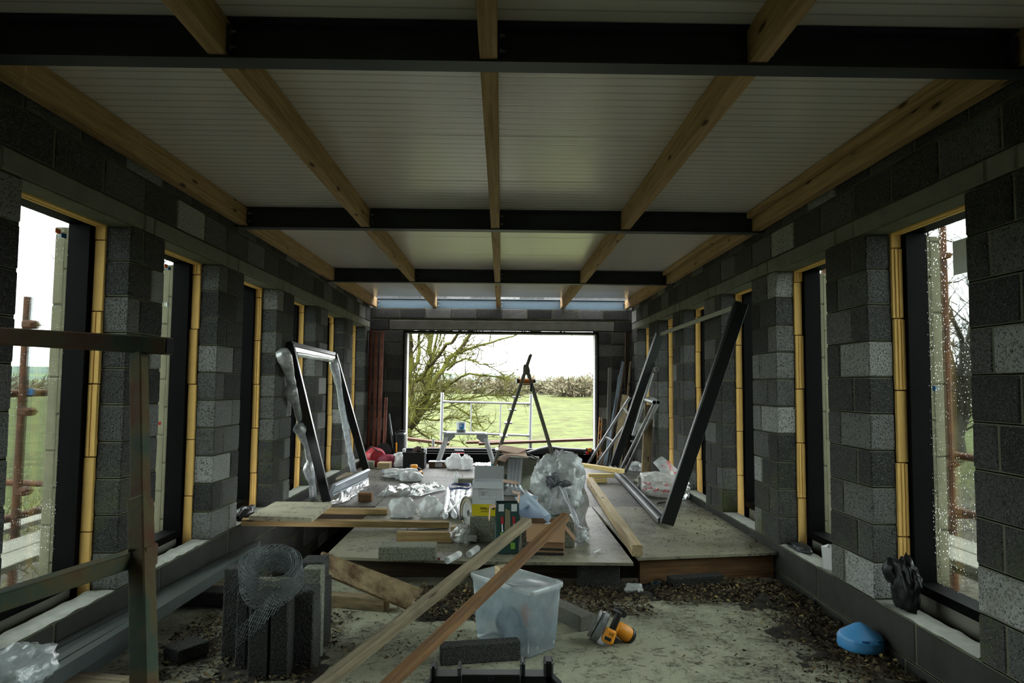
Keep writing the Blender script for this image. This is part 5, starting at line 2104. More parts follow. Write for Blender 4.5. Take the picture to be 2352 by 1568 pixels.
# ------------------------------------------------------------------ leaning frames
# wrapped black frame against the wall on the left
NT_, FT_ = px(664, 790, XL + .035), px(766, 814, XL + .035)
NF, FF = pz(751, 1150, DECK + .03), py(841, 1078, 10.05)
t = thing('window_frame', 'black window frame partly wrapped in film, leaning against the left wall', 'window frame', (NF.x, NF.y, DECK))
M_BF = plain('black_satin_profile', (.006, .0065, .0075), .28, var=.1)
for name, a, b, w, h in (('stile', NT_, NF, .055, .10), ('stile', FT_, FF, .06, .10), ('head', NT_, FT_, .05, .07)):
    q = MB()
    q.bar(a, b, w, h, (1, 0, .2), .004)
    q.build(name, M_BF, t)
q = MB()
q.bar(NT_ + Vector((.03, .06, -.05)), FT_ + Vector((.03, -.06, -.05)), .02, .05, (0, 0, 1), .003)
q.build('head_groove', M_SIL, t)
q = MB()
a, b = NF + Vector((.035, .06, .10)), pz(842, 1118, DECK) + Vector((0, 0, .16))
q.bar(a, b, .04, .17, (.45, 0, 1), .006)
q.bar(a + Vector((.02, 0, .03)), b + Vector((.02, 0, .03)), .012, .02, (.45, 0, 1), .002)
q.bar(a + Vector((.02, 0, -.05)), b + Vector((.02, 0, -.05)), .012, .016, (.45, 0, 1), .002)
q.build('sill', plain('pale_grey_sill', (.36, .40, .44), .35, .2, var=.1), t)
wrap_pts = [(648, 808), (655, 826), (666, 862), (671, 884), (668, 897), (682, 935), (690, 968), (688, 984), (704, 1020), (712, 1060), (708, 1076), (717, 1110), (720, 1150)]
wr = [.07, .078, .05, .044, .07, .04, .04, .068, .036, .04, .064, .038, .046]
P = [px(x, y, XL + .06 + .10 * max(0, (y - 805) / 345)) for x, y in wrap_pts]
P[-1].z = max(P[-1].z, DECK + .01)
fine, fr_ = [], []
for i in range(len(P) - 1):
    for k in range(4):
        fine.append(P[i].lerp(P[i + 1], k / 4) + Vector((0, random.gauss(0, .004), 0)))
        fr_.append((wr[i] + (wr[i + 1] - wr[i]) * k / 4) * random.uniform(.9, 1.08))
q = MB()
q.tube(fine + [P[-1]], fr_ + [wr[-1]], 12)
STRETCH = film('stretch_wrap', (.9, .92, .94), .42, .8, .1, 1.3, .6)
q.build('wrapped_stile', STRETCH, t, sharp=False)
q = MB()
a, b = P[0], P[-1]
q.tube([p + Vector((0, 0, 0)) for p in P[1:]], .028, 8)
q.build('stile_core', plain('grey_profile', (.22, .23, .24), .4, .3), t)
q = MB()
a, b = px(766, 824, XL + .05), py(812, 1082, 10.0)
n = 22
q.tube([a.lerp(b, i / n) + Vector((random.gauss(0, .003), random.gauss(0, .004), 0)) for i in range(n + 1)], [.05 * random.uniform(.8, 1.1) if i > 2 else .06 for i in range(n + 1)], 10)
q.build('wrapped_stile', film('stretch_wrap_far', (.72, .76, .82), .35, .9, .1), t, sharp=False)
q = MB()
a, b = px(674, 811, XL + .045), px(762, 826, XL + .045)
q.tube([a.lerp(b, i / n) + Vector((0, 0, random.gauss(0, .002))) for i in range(n + 1)], .036, 10)
q.build('wrapped_head', film('white_wrap_head', (.88, .9, .9), .08, .9, .15), t, sharp=False)

# big anthracite frame against the wall on the right
NF, FF = pz(1531, 1203, DECK + .028), pz(1408, 1075, DECK + .03)
NT_, FT_ = px(1703, 694, XR - .055), px(1517, 764, XR - .055)
t = thing('door_frame', 'tall dark grey door frame leaning against the right wall', 'door frame', (NF.x, NF.y, DECK))
MA = MT['anthracite']
for name, a, b, w, h in (('stile', NT_, NF, .04, .135), ('stile', FT_, FF, .05, .135)):
    q = MB()
    q.bar(a, b, w, h, (1, 0, .35), .004)
    q.build(name, MA, t)
q = MB()
q.bar(NT_ + Vector((0, .05, -.02)), FT_ + Vector((0, -.05, -.02)), .05, .06, (.9, 0, .4), .003)
q.build('head', MA, t)
q = MB()
a, b = NF + Vector((-.02, .04, .02)), FF + Vector((-.02, -.04, .02))
q.bar(a, b, .11, .05, (0, 0, 1), .004)
thr = q.build('threshold', plain('grey_threshold', (.10, .11, .115), .4, .4, var=.15), t)
M_RIB = plain('dull_track_rib', (.16, .17, .175), .5, .4)
for dx, m_ in ((-.035, M_RIB), (.0, MT['frame']), (.035, M_RIB)):
    q = MB()
    q.bar(a + Vector((dx, 0, .028)), b + Vector((dx, 0, .028)), .014, .01, (0, 0, 1), .001)
    q.build('track_rib', m_, thr)
q = MB()
q.bar(NT_ + Vector((-.055, -.022, -.02)), NF + Vector((-.066, -.022, 0)), .005, .004, (1, 0, .35))
q.build('bright_edge', M_SIL, t)
q = MB()
q.bar(FT_ + Vector((-.055, -.027, -.02)), FF + Vector((-.066, -.027, 0)), .005, .004, (1, 0, .35))
q.build('bright_edge', M_SIL, t)

# ------------------------------------------------------------------ left far corner: pipes, bags, crate
for k, (a, b, r, mt, lab) in enumerate((
        ((852, 760), (845, 1046), .033, M_RED, 'red oxide prop leaning in the left far corner, closest to the side wall'),
        ((864, 762), (858, 1046), .033, M_RED, 'middle red oxide prop of the three in the left far corner'),
        ((878, 763), (869, 1046), .033, M_RED, 'red oxide prop of the three that stands farthest from the side wall'),
        ((887, 912), (881, 1056), .028, M_RED, 'short red steel tube leaning by the far wall beside the props'))):
    Y = 11.86 - .03 * k
    A_, B_ = py(*a, Y), py(*b, Y)
    d = (B_ - A_)
    B_ = A_ + d * ((A_.z - DECK) / (A_.z - B_.z))
    A_.x, B_.x = max(A_.x, XL + .05), max(B_.x, XL + .05)
    tt = thing('steel_prop', lab, 'pipe', tuple(B_), 'red steel tubes in the corner')
    q = MB()
    q.pipe(A_, B_, r)
    q.build('tube', mt, tt)
    if k < 3:
        q = MB()
        q.box(A_ - Vector((.05, .05, 0)), A_ + Vector((.05, .05, .008)), .001)
        q.build('end_plate', mt, tt)
q = MB()
A_, B_ = py(884, 985, 11.75), py(895, 1050, 11.55)
A_.z += .3
q.pipe(py(893, 950, 11.98), Vector((py(908, 1050, 11.86).x, 11.86, DECK + .03)), .022)
tag(q.build('grey_pipe', M_GALV), 'thin grey pipe slanting behind the short red tube', 'pipe')

B = pz(856, 1071, DECK + .004)
t = thing('tool_bag', 'round red and black tool bag on the deck in the left far corner', 'bag', tuple(B))
q = MB()
RM = Matrix.Translation((B.x + .02, B.y + .1, DECK + .155)) @ Matrix.Rotation(math.radians(25), 4, 'Z') @ Matrix.Rotation(math.pi / 2, 4, 'X')
q.lathe([(.02, -.16), (.12, -.155), (.15, -.11), (.152, .1), (.12, .14), (.02, .15)], (0, 0, 0), 22, RM)
q.build('body', plain('red_fabric', rgb('9c1126'), .6, var=.2), t)
q = MB()
RM2 = Matrix.Translation((B.x + .22, B.y + .02, DECK + .105)) @ Matrix.Rotation(math.radians(70), 4, 'Z') @ Matrix.Rotation(math.pi / 2, 4, 'X')
q.lathe([(.02, -.14), (.09, -.13), (.10, -.1), (.10, .1), (.08, .13), (.02, .14)], (0, 0, 0), 20, RM2)
q.build('side_pouch', plain('dark_red_fabric', rgb('7d1230'), .6, var=.2), t)
q = MB()
RM3 = Matrix.Translation((B.x + .13, B.y + .26, DECK + .24)) @ Matrix.Rotation(math.radians(15), 4, 'Z') @ Matrix.Rotation(math.pi / 2, 4, 'X')
q.lathe([(.03, -.05), (.115, -.05), (.13, -.02), (.13, .03), (.02, .04)], (0, 0, 0), 20, RM3)
q.box(RM3 @ Vector((-.08, -.24, -.03)) - Vector((.0, .02, .0)), RM3 @ Vector((-.08, -.24, -.03)) + Vector((.16, .03, .14)), .01)
q.build('black_top', M_BLACKP, t)
q = MB()
q.tube([B + Vector((-.12, -.02, .24)), B + Vector((-.02, -.06, .33)), B + Vector((.10, -.02, .25))], .012, 6)
q.build('carry_strap', M_BLACKP, t)
q = MB()
q.box((B.x - .10, B.y - .28, DECK + .002), (B.x + .06, B.y - .16, DECK + .12), .006, None, .003)
tag(q.build('concrete_block', MT['grey_block']), 'small grey block on the deck in front of the red bag', 'block', 'loose concrete blocks')
q = MB()
q.box((-1.98, 11.05, DECK + .002), (-1.78, 11.3, DECK + .10), .004)
tag(q.build('wood_offcut', MT['pine_fresh']), 'pale wood offcut between the red bag and the far wall', 'offcut', 'timber offcuts')

B = pz(925, 1076, DECK)
W2 = .345
t = thing('black_crate', 'square black plastic crate with white handles on the deck', 'crate', tuple(B))
q = MB()
M = Matrix.Translation(B + Vector((0, 0, .001)))
open_box(q, M, W2, .30, .25, .008)
q.box((-.01, -.012, .235), (W2 + .01, .0, .262), .003, M)
q.box((-.01, .30, .235), (W2 + .01, .312, .262), .003, M)
q.build('body', M_BLACKP, t)
for x in (-.02, W2 - .02):
    q = MB()
    q.box((x, .08, .22), (x + .04, .16, .31), .006, M)
    q.build('white_handle', M_WP, t)
q = MB()
blob(q, B + Vector((.21, .15, .27)), (.07, .065, .075), 61, .5, .5, 3)
tag(q.build('brown_rag', plain('dark_brown_cloth', rgb('3d2520'), .8, var=.5, scale=30), sharp=False), 'dark brown crumpled stuff heaped in the black crate', 'rag')

B = py(908, 1052, 11.72)
t = thing('tool_case', 'black tool case standing on edge by the far jamb, with a yellow latch', 'case', (B.x, 11.72, DECK))
q = MB()
q.box((B.x, 11.72, DECK + .002), (B.x + .15, 11.99, py(908, 995, 11.72).z), .02)
q.build('body', M_BLACKP, t)
q = MB()
q.box((B.x + .005, 11.70, py(0, 1032, 11.7).z), (B.x + .03, 11.73, py(0, 1010, 11.7).z), .004)
q.build('latch', M_YP, t)
q = MB()
zt_ = py(908, 995, 11.72).z
q.tube([(B.x + .02, 11.78, zt_ - .08), (B.x - .02, 11.80, zt_ + .0), (B.x + .05, 11.82, zt_ + .045), (B.x + .13, 11.86, zt_ + .03)], .009, 6)
q.build('handle', M_BLACKP, t)

# drill and black tray in front of the crate
B = pz(940, 1092, DECK)
t = thing('cordless_drill', 'yellow and black cordless drill lying on the torn white bag before the crate', 'drill', tuple(B))
q = MB()
q.box((B.x + .01, B.y + .02, DECK + .07), (B.x + .11, B.y + .12, DECK + .155), .012)
q.build('battery', M_YP, t)
q = MB()
q.box((B.x - .005, B.y + .02, DECK + .07), (B.x + .015, B.y + .12, DECK + .15), .006)
q.build('battery_cap', MT['steel'], t)
q = MB()
q.tube([(B.x + .11, B.y + .07, DECK + .10), (B.x + .16, B.y + .05, DECK + .07)], [.026, .03], 10)
q.build('grip', M_BLACKP, t)
q = MB()
q.tube([(B.x + .14, B.y + .12, DECK + .045), (B.x + .18, B.y - .06, DECK + .035)], [.036, .034], 12)
q.build('body', M_YP, t)
q = MB()
q.tube([(B.x + .13, B.y + .16, DECK + .055), (B.x + .14, B.y + .12, DECK + .045)], [.012, .022], 10)
q.build('chuck', M_SIL, t)
B = pz(882, 1096, DECK)
q = MB()
M = rotz(math.radians(6), B + Vector((0, 0, .001)))
open_box(q, M, .36, .28, .075, .006)
q.box((.02, .10, .03), (.3, .2, .045), .004, M)
tag(q.build('black_tray', M_BLACKP), 'shallow black plastic tray on the deck beside the torn white bag', 'tray')
q = MB()
a = pz(878, 1082, DECK + .035)
q.tube([a, a + Vector((.16, .05, 0))], .032, 12)
tag(q.build('pale_bottle', plain('pale_blue_plastic', rgb('aab4c8'), .4)), 'small pale bottle lying behind the black tray', 'bottle')

# ------------------------------------------------------------------ work platform, bucket, stepladder
M_ALU = plain('bright_aluminium', (.55, .56, .57), .4, .35, var=.12, scale=5)


Yp = 11.55
t = thing('work_platform', 'folding aluminium work platform standing in front of the wide opening', 'platform', (py(1067, 1000, Yp).x, Yp, DECK))
TLp, TRp = py(1028, 994, Yp), py(1112, 997, Yp)
BLp, BRp = py(1003, 1062, Yp), py(1134, 1062, Yp)
dz = DECK + .016
for k, yy in enumerate((Yp, Yp + .34)):
    for T_, B_ in ((TLp, BLp), (TRp, BRp)):
        a = Vector((T_.x, yy, T_.z - .02))
        b = Vector((B_.x, yy + (-.06 if k == 0 else .06), dz))
        q = MB()
        q.bar(a, b, .03, .065, (1, 0, .3), .004)
        leg = q.build('leg', M_ALU, t)
        q = MB()
        c = a.lerp(b, .93)
        q.bar(c, b, .036, .075, (1, 0, .3), .004)
        q.build('blue_foot', plain('teal_rubber', rgb('2a8aa0'), .6), leg)
q = MB()
q.box((TLp.x - .03, Yp - .02, TLp.z - .03), (TRp.x + .03, Yp + .38, TLp.z), .005)
for k in range(8):
    q.box((TLp.x - .02, Yp + .0 + k * .044, TLp.z), (TRp.x + .02, Yp + .014 + k * .044, TLp.z + .004), .001)
q.build('deck_board', M_ALU, t)
for T_, s in ((TLp, 1), (TRp, -1)):
    q = MB()
    q.prism([(-.06 * s, .02), (.12 * s, .02), (.13 * s, -.04), (.03 * s, -.12), (-.06 * s, -.10)], -.008, .0, Matrix(((1, 0, 0, T_.x), (0, 0, -1, Yp - .021), (0, 1, 0, T_.z - .02), (0, 0, 0, 1))))
    q.build('corner_bracket', plain('grey_bracket', (.3, .31, .32), .5, .3), t)
B = Vector((py(1059, 990, Yp + .12).x, Yp + .14, TLp.z + .005))
t = thing('paint_bucket', 'white bucket with a blue label standing on the work platform', 'bucket', tuple(B))
q = MB()
q.lathe([(.073, 0), (.086, .16), (.089, .16), (.089, .175), (.083, .175), (.070, .01), (.0, .01)], B, 26)
q.build('tub', plain('bucket_white', (.75, .78, .8), .4), t)
q = MB()
Lm = [(math.radians(250 + 6 * i)) for i in range(11)]
q.add([B + Vector((r * math.cos(a), r * math.sin(a), z)) for a in Lm for r, z in ((.0795, .05), (.087, .15))], [(2 * i, 2 * i + 2, 2 * i + 3, 2 * i + 1) for i in range(10)], True)
lbl = q.build('blue_label', plain('bright_blue_label', rgb('1f7fb8'), .45), t)
q = MB()
q.ball(B + Vector((0, -.0865, .115)), (.022, .004, .026), 2)
q.build('label_spot', plain('label_lilac', rgb('c3b8dc'), .5), lbl)
q = MB()
q.lathe([(.0755, .002), (.079, .045), (.0795, .045), (.0765, .002)], B, 26)
q.build('dark_contents', plain('grey_paste', (.10, .105, .11), .6), t)

Ys = 11.15
t = thing('stepladder', 'dark stepladder standing side on in the wide opening', 'stepladder', (py(1205, 1060, Ys).x, Ys, DECK))
M_LAD = plain('grimy_ladder_metal', (.10, .10, .075), .6, .1, var=.4, scale=9)
A0, A1 = py(1220, 813, Ys), py(1152, 1018, Ys)
B0, B1 = py(1211, 846, Ys), py(1271, 1046, Ys)
down = lambda a, b: a + (b - a) * ((a.z - DECK - .014) / (a.z - b.z))
A1, B1 = down(A0, A1), down(B0, B1)
dy = Vector((0, .42, 0))
for k in (0, 1):
    q = MB()
    q.bar(A0 + dy * k, A1 + dy * k * 1.15, .028, .046, (1, 0, .3), .004)
    q.build('front_rail', M_LAD, t)
    q = MB()
    q.bar(B0 + dy * (.05 + .9 * k), B1 + dy * (1.15 * k), .028, .044, (-1, 0, .3), .004)
    q.build('rear_rail', M_LAD, t)
    q = MB()
    c = B0 + dy * k
    q.prism([(-.05, .07), (.02, .06), (.045, -.02), (.05, -.09), (-.0, -.1), (-.06, -.05)], -.012, .012, Matrix(((1, 0, 0, c.x), (0, 0, -1, c.y), (0, 1, 0, c.z), (0, 0, 0, 1))))
    q.build('hinge_plate', M_LAD, t)
for yv in (912, 942, 972, 1003, 1034):
    f = (yv - 813) / (1018 - 813)
    c = A0 + (py(1152, 1018, Ys) - A0) * f
    q = MB()
    q.box((c.x - .065, c.y + .01, c.z - .012), (c.x + .065, c.y + .43, c.z + .008), .003)
    q.build('tread', M_ALU if yv != 1003 else M_WP, t)
c = py(1207, 882, Ys)
q = MB()
q.box((c.x - .10, c.y + .0, c.z - .012), (c.x + .10, c.y + .43, c.z + .01), .003)
q.build('top_platform', M_LAD, t)
t2 = thing('caulking_gun', 'orange caulking gun lying on the top tread of the stepladder', 'tool', (c.x, c.y + .2, c.z + .012))
q = MB()
z = c.z + .052
q.tube([(c.x - .115, c.y + .08, z), (c.x + .12, c.y + .12, z)], .038, 14)
q.build('barrel', plain('orange_tool', rgb('c9732a'), .5), t2)
q = MB()
q.tube([(c.x + .12, c.y + .12, z), (c.x + .165, c.y + .125, z)], [.036, .03], 12)
q.tube([(c.x - .15, c.y + .07, z), (c.x - .115, c.y + .08, z)], [.04, .042], 12)
q.build('end_collar', M_BLACKP, t2)
q = MB()
q.tube([(c.x + .16, c.y + .125, z), (c.x + .45, c.y + .16, z)], .004, 6)
q.build('rod', M_SIL, t2)
q = MB()
q.bar((c.x + .10, c.y - .02, z - .04), (c.x + .085, c.y - .03, z - .17), .02, .035, (1, 0, 0), .004)
q.build('trigger', M_BLACKP, t2)

# membrane roll and trailer lamp on the threshold
q = MB()
P = [py(1212, 1043, 12.0), py(1240, 1037, 12.0), py(1262, 1033, 12.0), py(1290, 1036, 12.0), py(1320, 1037, 12.0), py(1330, 1038, 12.0), py(1340, 1039, 12.0)]
q.tube([p + Vector((0, 0, 0)) for p in P], [.05, .075, .085, .07, .065, .07, .07], 12)
q.v = [(x, y, max(z, .402)) for x, y, z in q.v]
tag(q.build('membrane_roll', plain('black_membrane', (.012, .013, .015), .35)), 'crumpled roll of black membrane lying along the far threshold', 'membrane')
L0 = py(1352, 1036, 11.9)
t = thing('trailer_lamp', 'orange and red trailer lamp at the right end of the far threshold', 'lamp', (L0.x, 11.86, .40))
q = MB()
q.box((L0.x - .05, 11.90, .402), (L0.x + .06, 11.95, .52), .01)
q.build('housing', M_BLACKP, t)
q = MB()
q.box((L0.x - .02, 11.87, .46), (L0.x + .05, 11.90, .525), .01)
q.build('orange_lens', plain('amber_lens', rgb('c97a22'), .25), t)
q = MB()
q.box((L0.x - .05, 11.87, .41), (L0.x + .0, 11.90, .458), .008)
q.build('red_lens', plain('red_lens', rgb('c41a1a'), .25), t)

# ------------------------------------------------------------------ right far corner: timbers, level, aluminium frames
M_BG = plain('blue_grey_strip', rgb('7d8b99'), .6, var=.15, scale=4)
for a, b, Y, w, h, mt, nm, lab, cat in (
        ((1441, 764), (1437, 1050), 11.93, .075, .05, MT['dark_wood'], 'corner_post', 'dark brown post standing in the right far corner', 'post'),
        ((1401, 844), (1394, 1050), 11.94, .062, .03, plain('grey_batten', rgb('77756f'), .8), 'grey_batten', 'grey batten standing upright against the far wall', 'batten'),
        ((1432, 830), (1391, 1050), 11.85, .055, .03, M_BG, 'blue_grey_strip', 'longer blue grey strip leaning against the far wall', 'strip'),
        ((1423, 862), (1402, 1010), 11.78, .045, .02, M_BG, 'blue_grey_strip', 'shorter blue grey strip leaning in front of the longer one', 'strip'),
        ((1452, 830), (1436, 960), 11.76, .035, .02, MT['pine_grey'], 'thin_lath', 'thin grey lath leaning by the corner post', 'lath'),
        ((1437, 826), (1418, 930), 11.72, .03, .02, MT['dark_wood'], 'thin_lath', 'thin dark lath leaning by the blue grey strips', 'lath'),
        ((1437, 907), (1410, 1062), 11.66, .12, .03, MT['pine_dirty'], 'plank', 'stained plank with a pale sawn top leaning in the right far corner', 'plank'),
        ((1497, 930), (1481, 1072), 10.32, .13, .06, MT['pine_dirty'], 'plank', 'pale greenish plank leaning against the right wall', 'plank')):
    A_, B_ = py(*a, Y), py(*b, Y)
    B_ = A_ + (B_ - A_) * ((A_.z - DECK - .012) / (A_.z - B_.z))
    B_.y -= .10 if Y > 11.7 else .12
    A_.x, B_.x = min(A_.x, XR - .07), min(B_.x, XR - .07)
    o = plank(nm, A_, B_, w, h, mt, up=(0, -1, .2))
    tag(o, lab, cat, 'timbers in the right far corner' if cat in ('plank', 'post') else 'strips against the far wall')
A_, B_ = py(1380, 958, 11.95), py(1374, 1062, 11.88)
t = thing('spirit_level', 'orange spirit level standing upright at the right jamb of the wide opening', 'level', tuple(B_))
M_OR = plain('orange_level', rgb('c98a4a'), .45)
d_ = (A_ - B_)
for w0 in (-.022, .022):
    q = MB()
    q.bar(B_ + Vector((w0, 0, 0)), A_ + Vector((w0, 0, 0)), .03, .012, (1, 0, 0), .001)
    q.build('rail', M_OR, t)
for f in (.02, .12, .30, .48, .66, .84, .97):
    q = MB()
    c = B_ + d_ * f
    q.box(c - Vector((.02, .012, .022)), c + Vector((.02, .012, .022)), .003)
    q.build('vial' if f in (.12, .48, .97) else 'web', M_SIL if f in (.12, .48, .97) else M_OR, t)


M_DALU = plain('dull_aluminium', (.27, .275, .28), .45, .4, var=.15, scale=6)


def alu_frame(name, lab, rails, rungs, ends, loc):
    t = thing(name, lab, 'scaffold frame', loc, 'aluminium frames leaning at the right')
    for a, b, r in rails:
        q = MB()
        q.pipe(a, b, r, .003, 12)
        q.build('rail', M_DALU, t)
    for a, b, r in rungs:
        q = MB()
        q.tube([a, b], r, 8)
        q.build('rung', M_DALU, t)
    for a, b, r in ends:
        q = MB()
        q.pipe(a, b, r, .004, 14)
        q.build('end_tube', M_DALU, t)
    return t


foot = lambda x, y: pz(x, y, DECK + .02)
f1, f2 = foot(1351, 1064), foot(1371, 1067)
t1, t2_ = py(1447, 912, 11.2), py(1462, 940, 11.0)
alu_frame('aluminium_frame', 'aluminium frame leaning behind the dark frame, its feet by the cardboard tube',
          [(f1, t1, .024), (f2, t2_, .024)], [(f1.lerp(t1, .42), f2.lerp(t2_, .44), .018), (f1.lerp(t1, .85), f2.lerp(t2_, .87), .018)], [], tuple(f1))
f1, f2 = foot(1424, 1082), foot(1437, 1082)
t1, t2_ = py(1503, 926, 9.75), py(1512, 922, 9.9)
u1, u2 = py(1454, 1000, 10.05), py(1499, 856, 10.0)
alu_frame('aluminium_frame', 'aluminium frame with open tube ends leaning against the right wall',
          [(f1, t1, .024), (f2, t2_, .024), (u1, u2, .022)], [(f1.lerp(t1, .45), f1.lerp(t1, .45) + Vector((-.05, .04, .02)), .016), (f1.lerp(t1, .75), f2.lerp(t2_, .75), .014)],
          [(py(1484, 918, 10.0), py(1503, 924, 9.62), .031), (py(1492, 914, 10.05), py(1512, 924, 9.62), .031), (py(1496, 850, 10.15), py(1508, 848, 9.9), .03)], tuple(f1))
q = MB()
B = pz(1383, 1068, DECK)
RM = Matrix.Translation(B + Vector((0, .07, .006))) @ Matrix.Rotation(math.radians(14), 4, 'Y')
q.lathe([(.064, .0), (.064, .21), (.058, .21), (.058, .0), (.064, .0)], (0, 0, 0), 24, RM)
tag(q.build('cardboard_tube', plain('grey_card_tube', rgb('8d7868'), .8)), 'short cardboard tube standing at the foot of the dark leaning frame', 'tube')
for a, b, zz, lab in (((1336, 1073), (1430, 1088), .13, 'yellow foam strip on top of the small pile beside the wrap bundle'), ((1352, 1098), (1411, 1098), .065, 'yellow foam strip in the middle of the small pile'), ((1352, 1110), (1393, 1109), .0, 'yellow foam strip at the bottom of the small pile')):
    A_, B_ = pz(*a, DECK + zz), pz(*b, DECK + zz)
    o = plank('foam_strip', A_ + Vector((0, .05, .031)), B_ + Vector((0, .05, .031)), .10, .055, plain('pale_yellow_foam', rgb('d8bf80'), .8, var=.12))
    tag(o, lab, 'foam strip', 'yellow foam strips')
    o2 = MB()
q = MB()
P = pz(1440, 1066, DECK)
q.box((0, 0, 0), (.28, .35, .10), .006, rotz(.35, P + Vector((0, 0, .002))))
tag(q.build('white_foam_board', plain('white_foam_board', (.72, .72, .7), .7)), 'white topped foam board by the foot of the greenish plank', 'board')
q = MB()
P = pz(1462, 1083, DECK)
blob(q, P + Vector((0, .1, .06)), (.12, .1, .09), 71, .3, .3, 4, DECK + .001)
tag(q.build('wrap_scrap', FILM, sharp=False), 'ball of clear film in front of the white topped foam board', 'wrap', 'loose plastic wrap')

# printed plastic sack
c = [pz(1455, 1102, DECK + .04), pz(1503, 1122, DECK + .04), pz(1530, 1100, DECK + .04), pz(1485, 1088, DECK + .04)]
tag(slab4('grey_slab', c, .035, MT['grey_block']), 'grey slab under the red printed sack', 'slab')
B = pz(1545, 1133, DECK)
t = thing('printed_sack', 'clear plastic sack with red print and white stuffing, slumped by the right wall', 'sack', tuple(B))
SC_ = Vector((2.0, 8.55, DECK + .12))
q = MB()
RS = Matrix.Rotation(math.radians(-42), 4, 'Z')
blob(q, SC_ + Vector((.0, 0, .02)), (.38, .22, .155), 81, .22, .2, 5, DECK + .001, RS)
blob(q, SC_ + Vector((-.20, .18, .0)), (.16, .13, .11), 82, .25, .2, 4, DECK + .001)
for i, (x, y, z) in enumerate(q.v):
    q.v[i] = (max(1.76, min(x, XR - .02)), y, z)
body = q.build('stuffing', film('sack_body', (.90, .88, .86), .06, .3, .25), t, sharp=False)
Pa, Pb = px(1503, 1056, 1.93), px(1555, 1100, 2.0)


def sackfn(u, v):
    a, b, c_, d = py(1500, 1062, 8.75), py(1524, 1050, 8.8), py(1562, 1084, 8.5), py(1530, 1102, 8.45)
    p = a.lerp(b, v).lerp(d.lerp(c_, v), u)
    return p + Vector((0, -.05 * math.sin(3 * u) - .03 * math.sin(5 * v), .03 * math.sin(3 * v)))


q = MB()
q.sheet(sackfn, 14, 10)
q.build('raised_flap', film('sack_flap', (.80, .84, .84), .2, .5, .2), t, sharp=False)
q = MB()
rr = random.Random(9)
for _ in range(16):
    a = Vector((SC_.x + rr.uniform(-.34, .25), SC_.y - .2 + rr.uniform(-.05, .05), DECK + rr.uniform(.04, .19)))
    d = Vector((rr.uniform(-.03, .03), 0, rr.uniform(-.02, .02)))
    hits = [v for v in a]
    q.tube([a - d + Vector((0, -.08, 0)), a + Vector((0, -.085, .01)), a + d + Vector((0, -.08, .002))], rr.uniform(.004, .011), 5)
M_REDP = plain('red_print', rgb('d4404e'), .5)
Mtxt = None
p0, p1, p2 = sackfn(.42, .75), sackfn(.92, .60), sackfn(.45, .45)
xd = (p0 - p1).normalized()
yd = (p2 - sackfn(.45, .80)).normalized()
Mx = facing((p0 + p1) / 2 + Vector((-.01, -.045, .01)), xd, yd)
text('a Thing', .088, Mx, M_REDP, t, .001)
for k in range(7):
    q = MB()
    u, v = rr.uniform(.3, .9), rr.uniform(.05, .3)
    a = sackfn(u, v) + Vector((0, -.012, 0))
    q.tube([a, a + Vector((.018, 0, -.012)), a + Vector((.028, 0, .01))], .0045, 5)
    q.build('red_print_mark', M_REDP, t)
for k in range(12):
    q = MB()
    ang = rr.uniform(math.pi * 1.08, math.pi * 1.7)
    e = Vector((math.cos(ang) * .26, math.sin(ang) * .27, rr.uniform(-.03, .06)))
    a = SC_ + e
    a.z = max(a.z, DECK + .05)
    q.tube([a, a + Vector((.02, -.005, -.014)), a + Vector((.035, 0, .012)), a + Vector((.05, 0, -.01))], .006, 5)
    q.build('red_print_mark', M_REDP, t)
q = MB()
B2 = pz(1571, 1138, DECK)
blob(q, B2 + Vector((0, .03, .05)), (.05, .04, .075), 84, .3, .3, 3, DECK + .001)
tag(q.build('blue_wrap', film('pale_blue_film', (.55, .68, .85), .2, .4), sharp=False), 'pale blue crumpled wrap just behind the foot of the tall dark frame', 'wrap', 'loose plastic wrap')
tag(plank('dark_clip', pz(1511, 1155, DECK + .012), pz(1527, 1153, DECK + .012), .03, .012, MT['frame']), 'thin dark clip lying near the foot of the tall frame', 'clip')

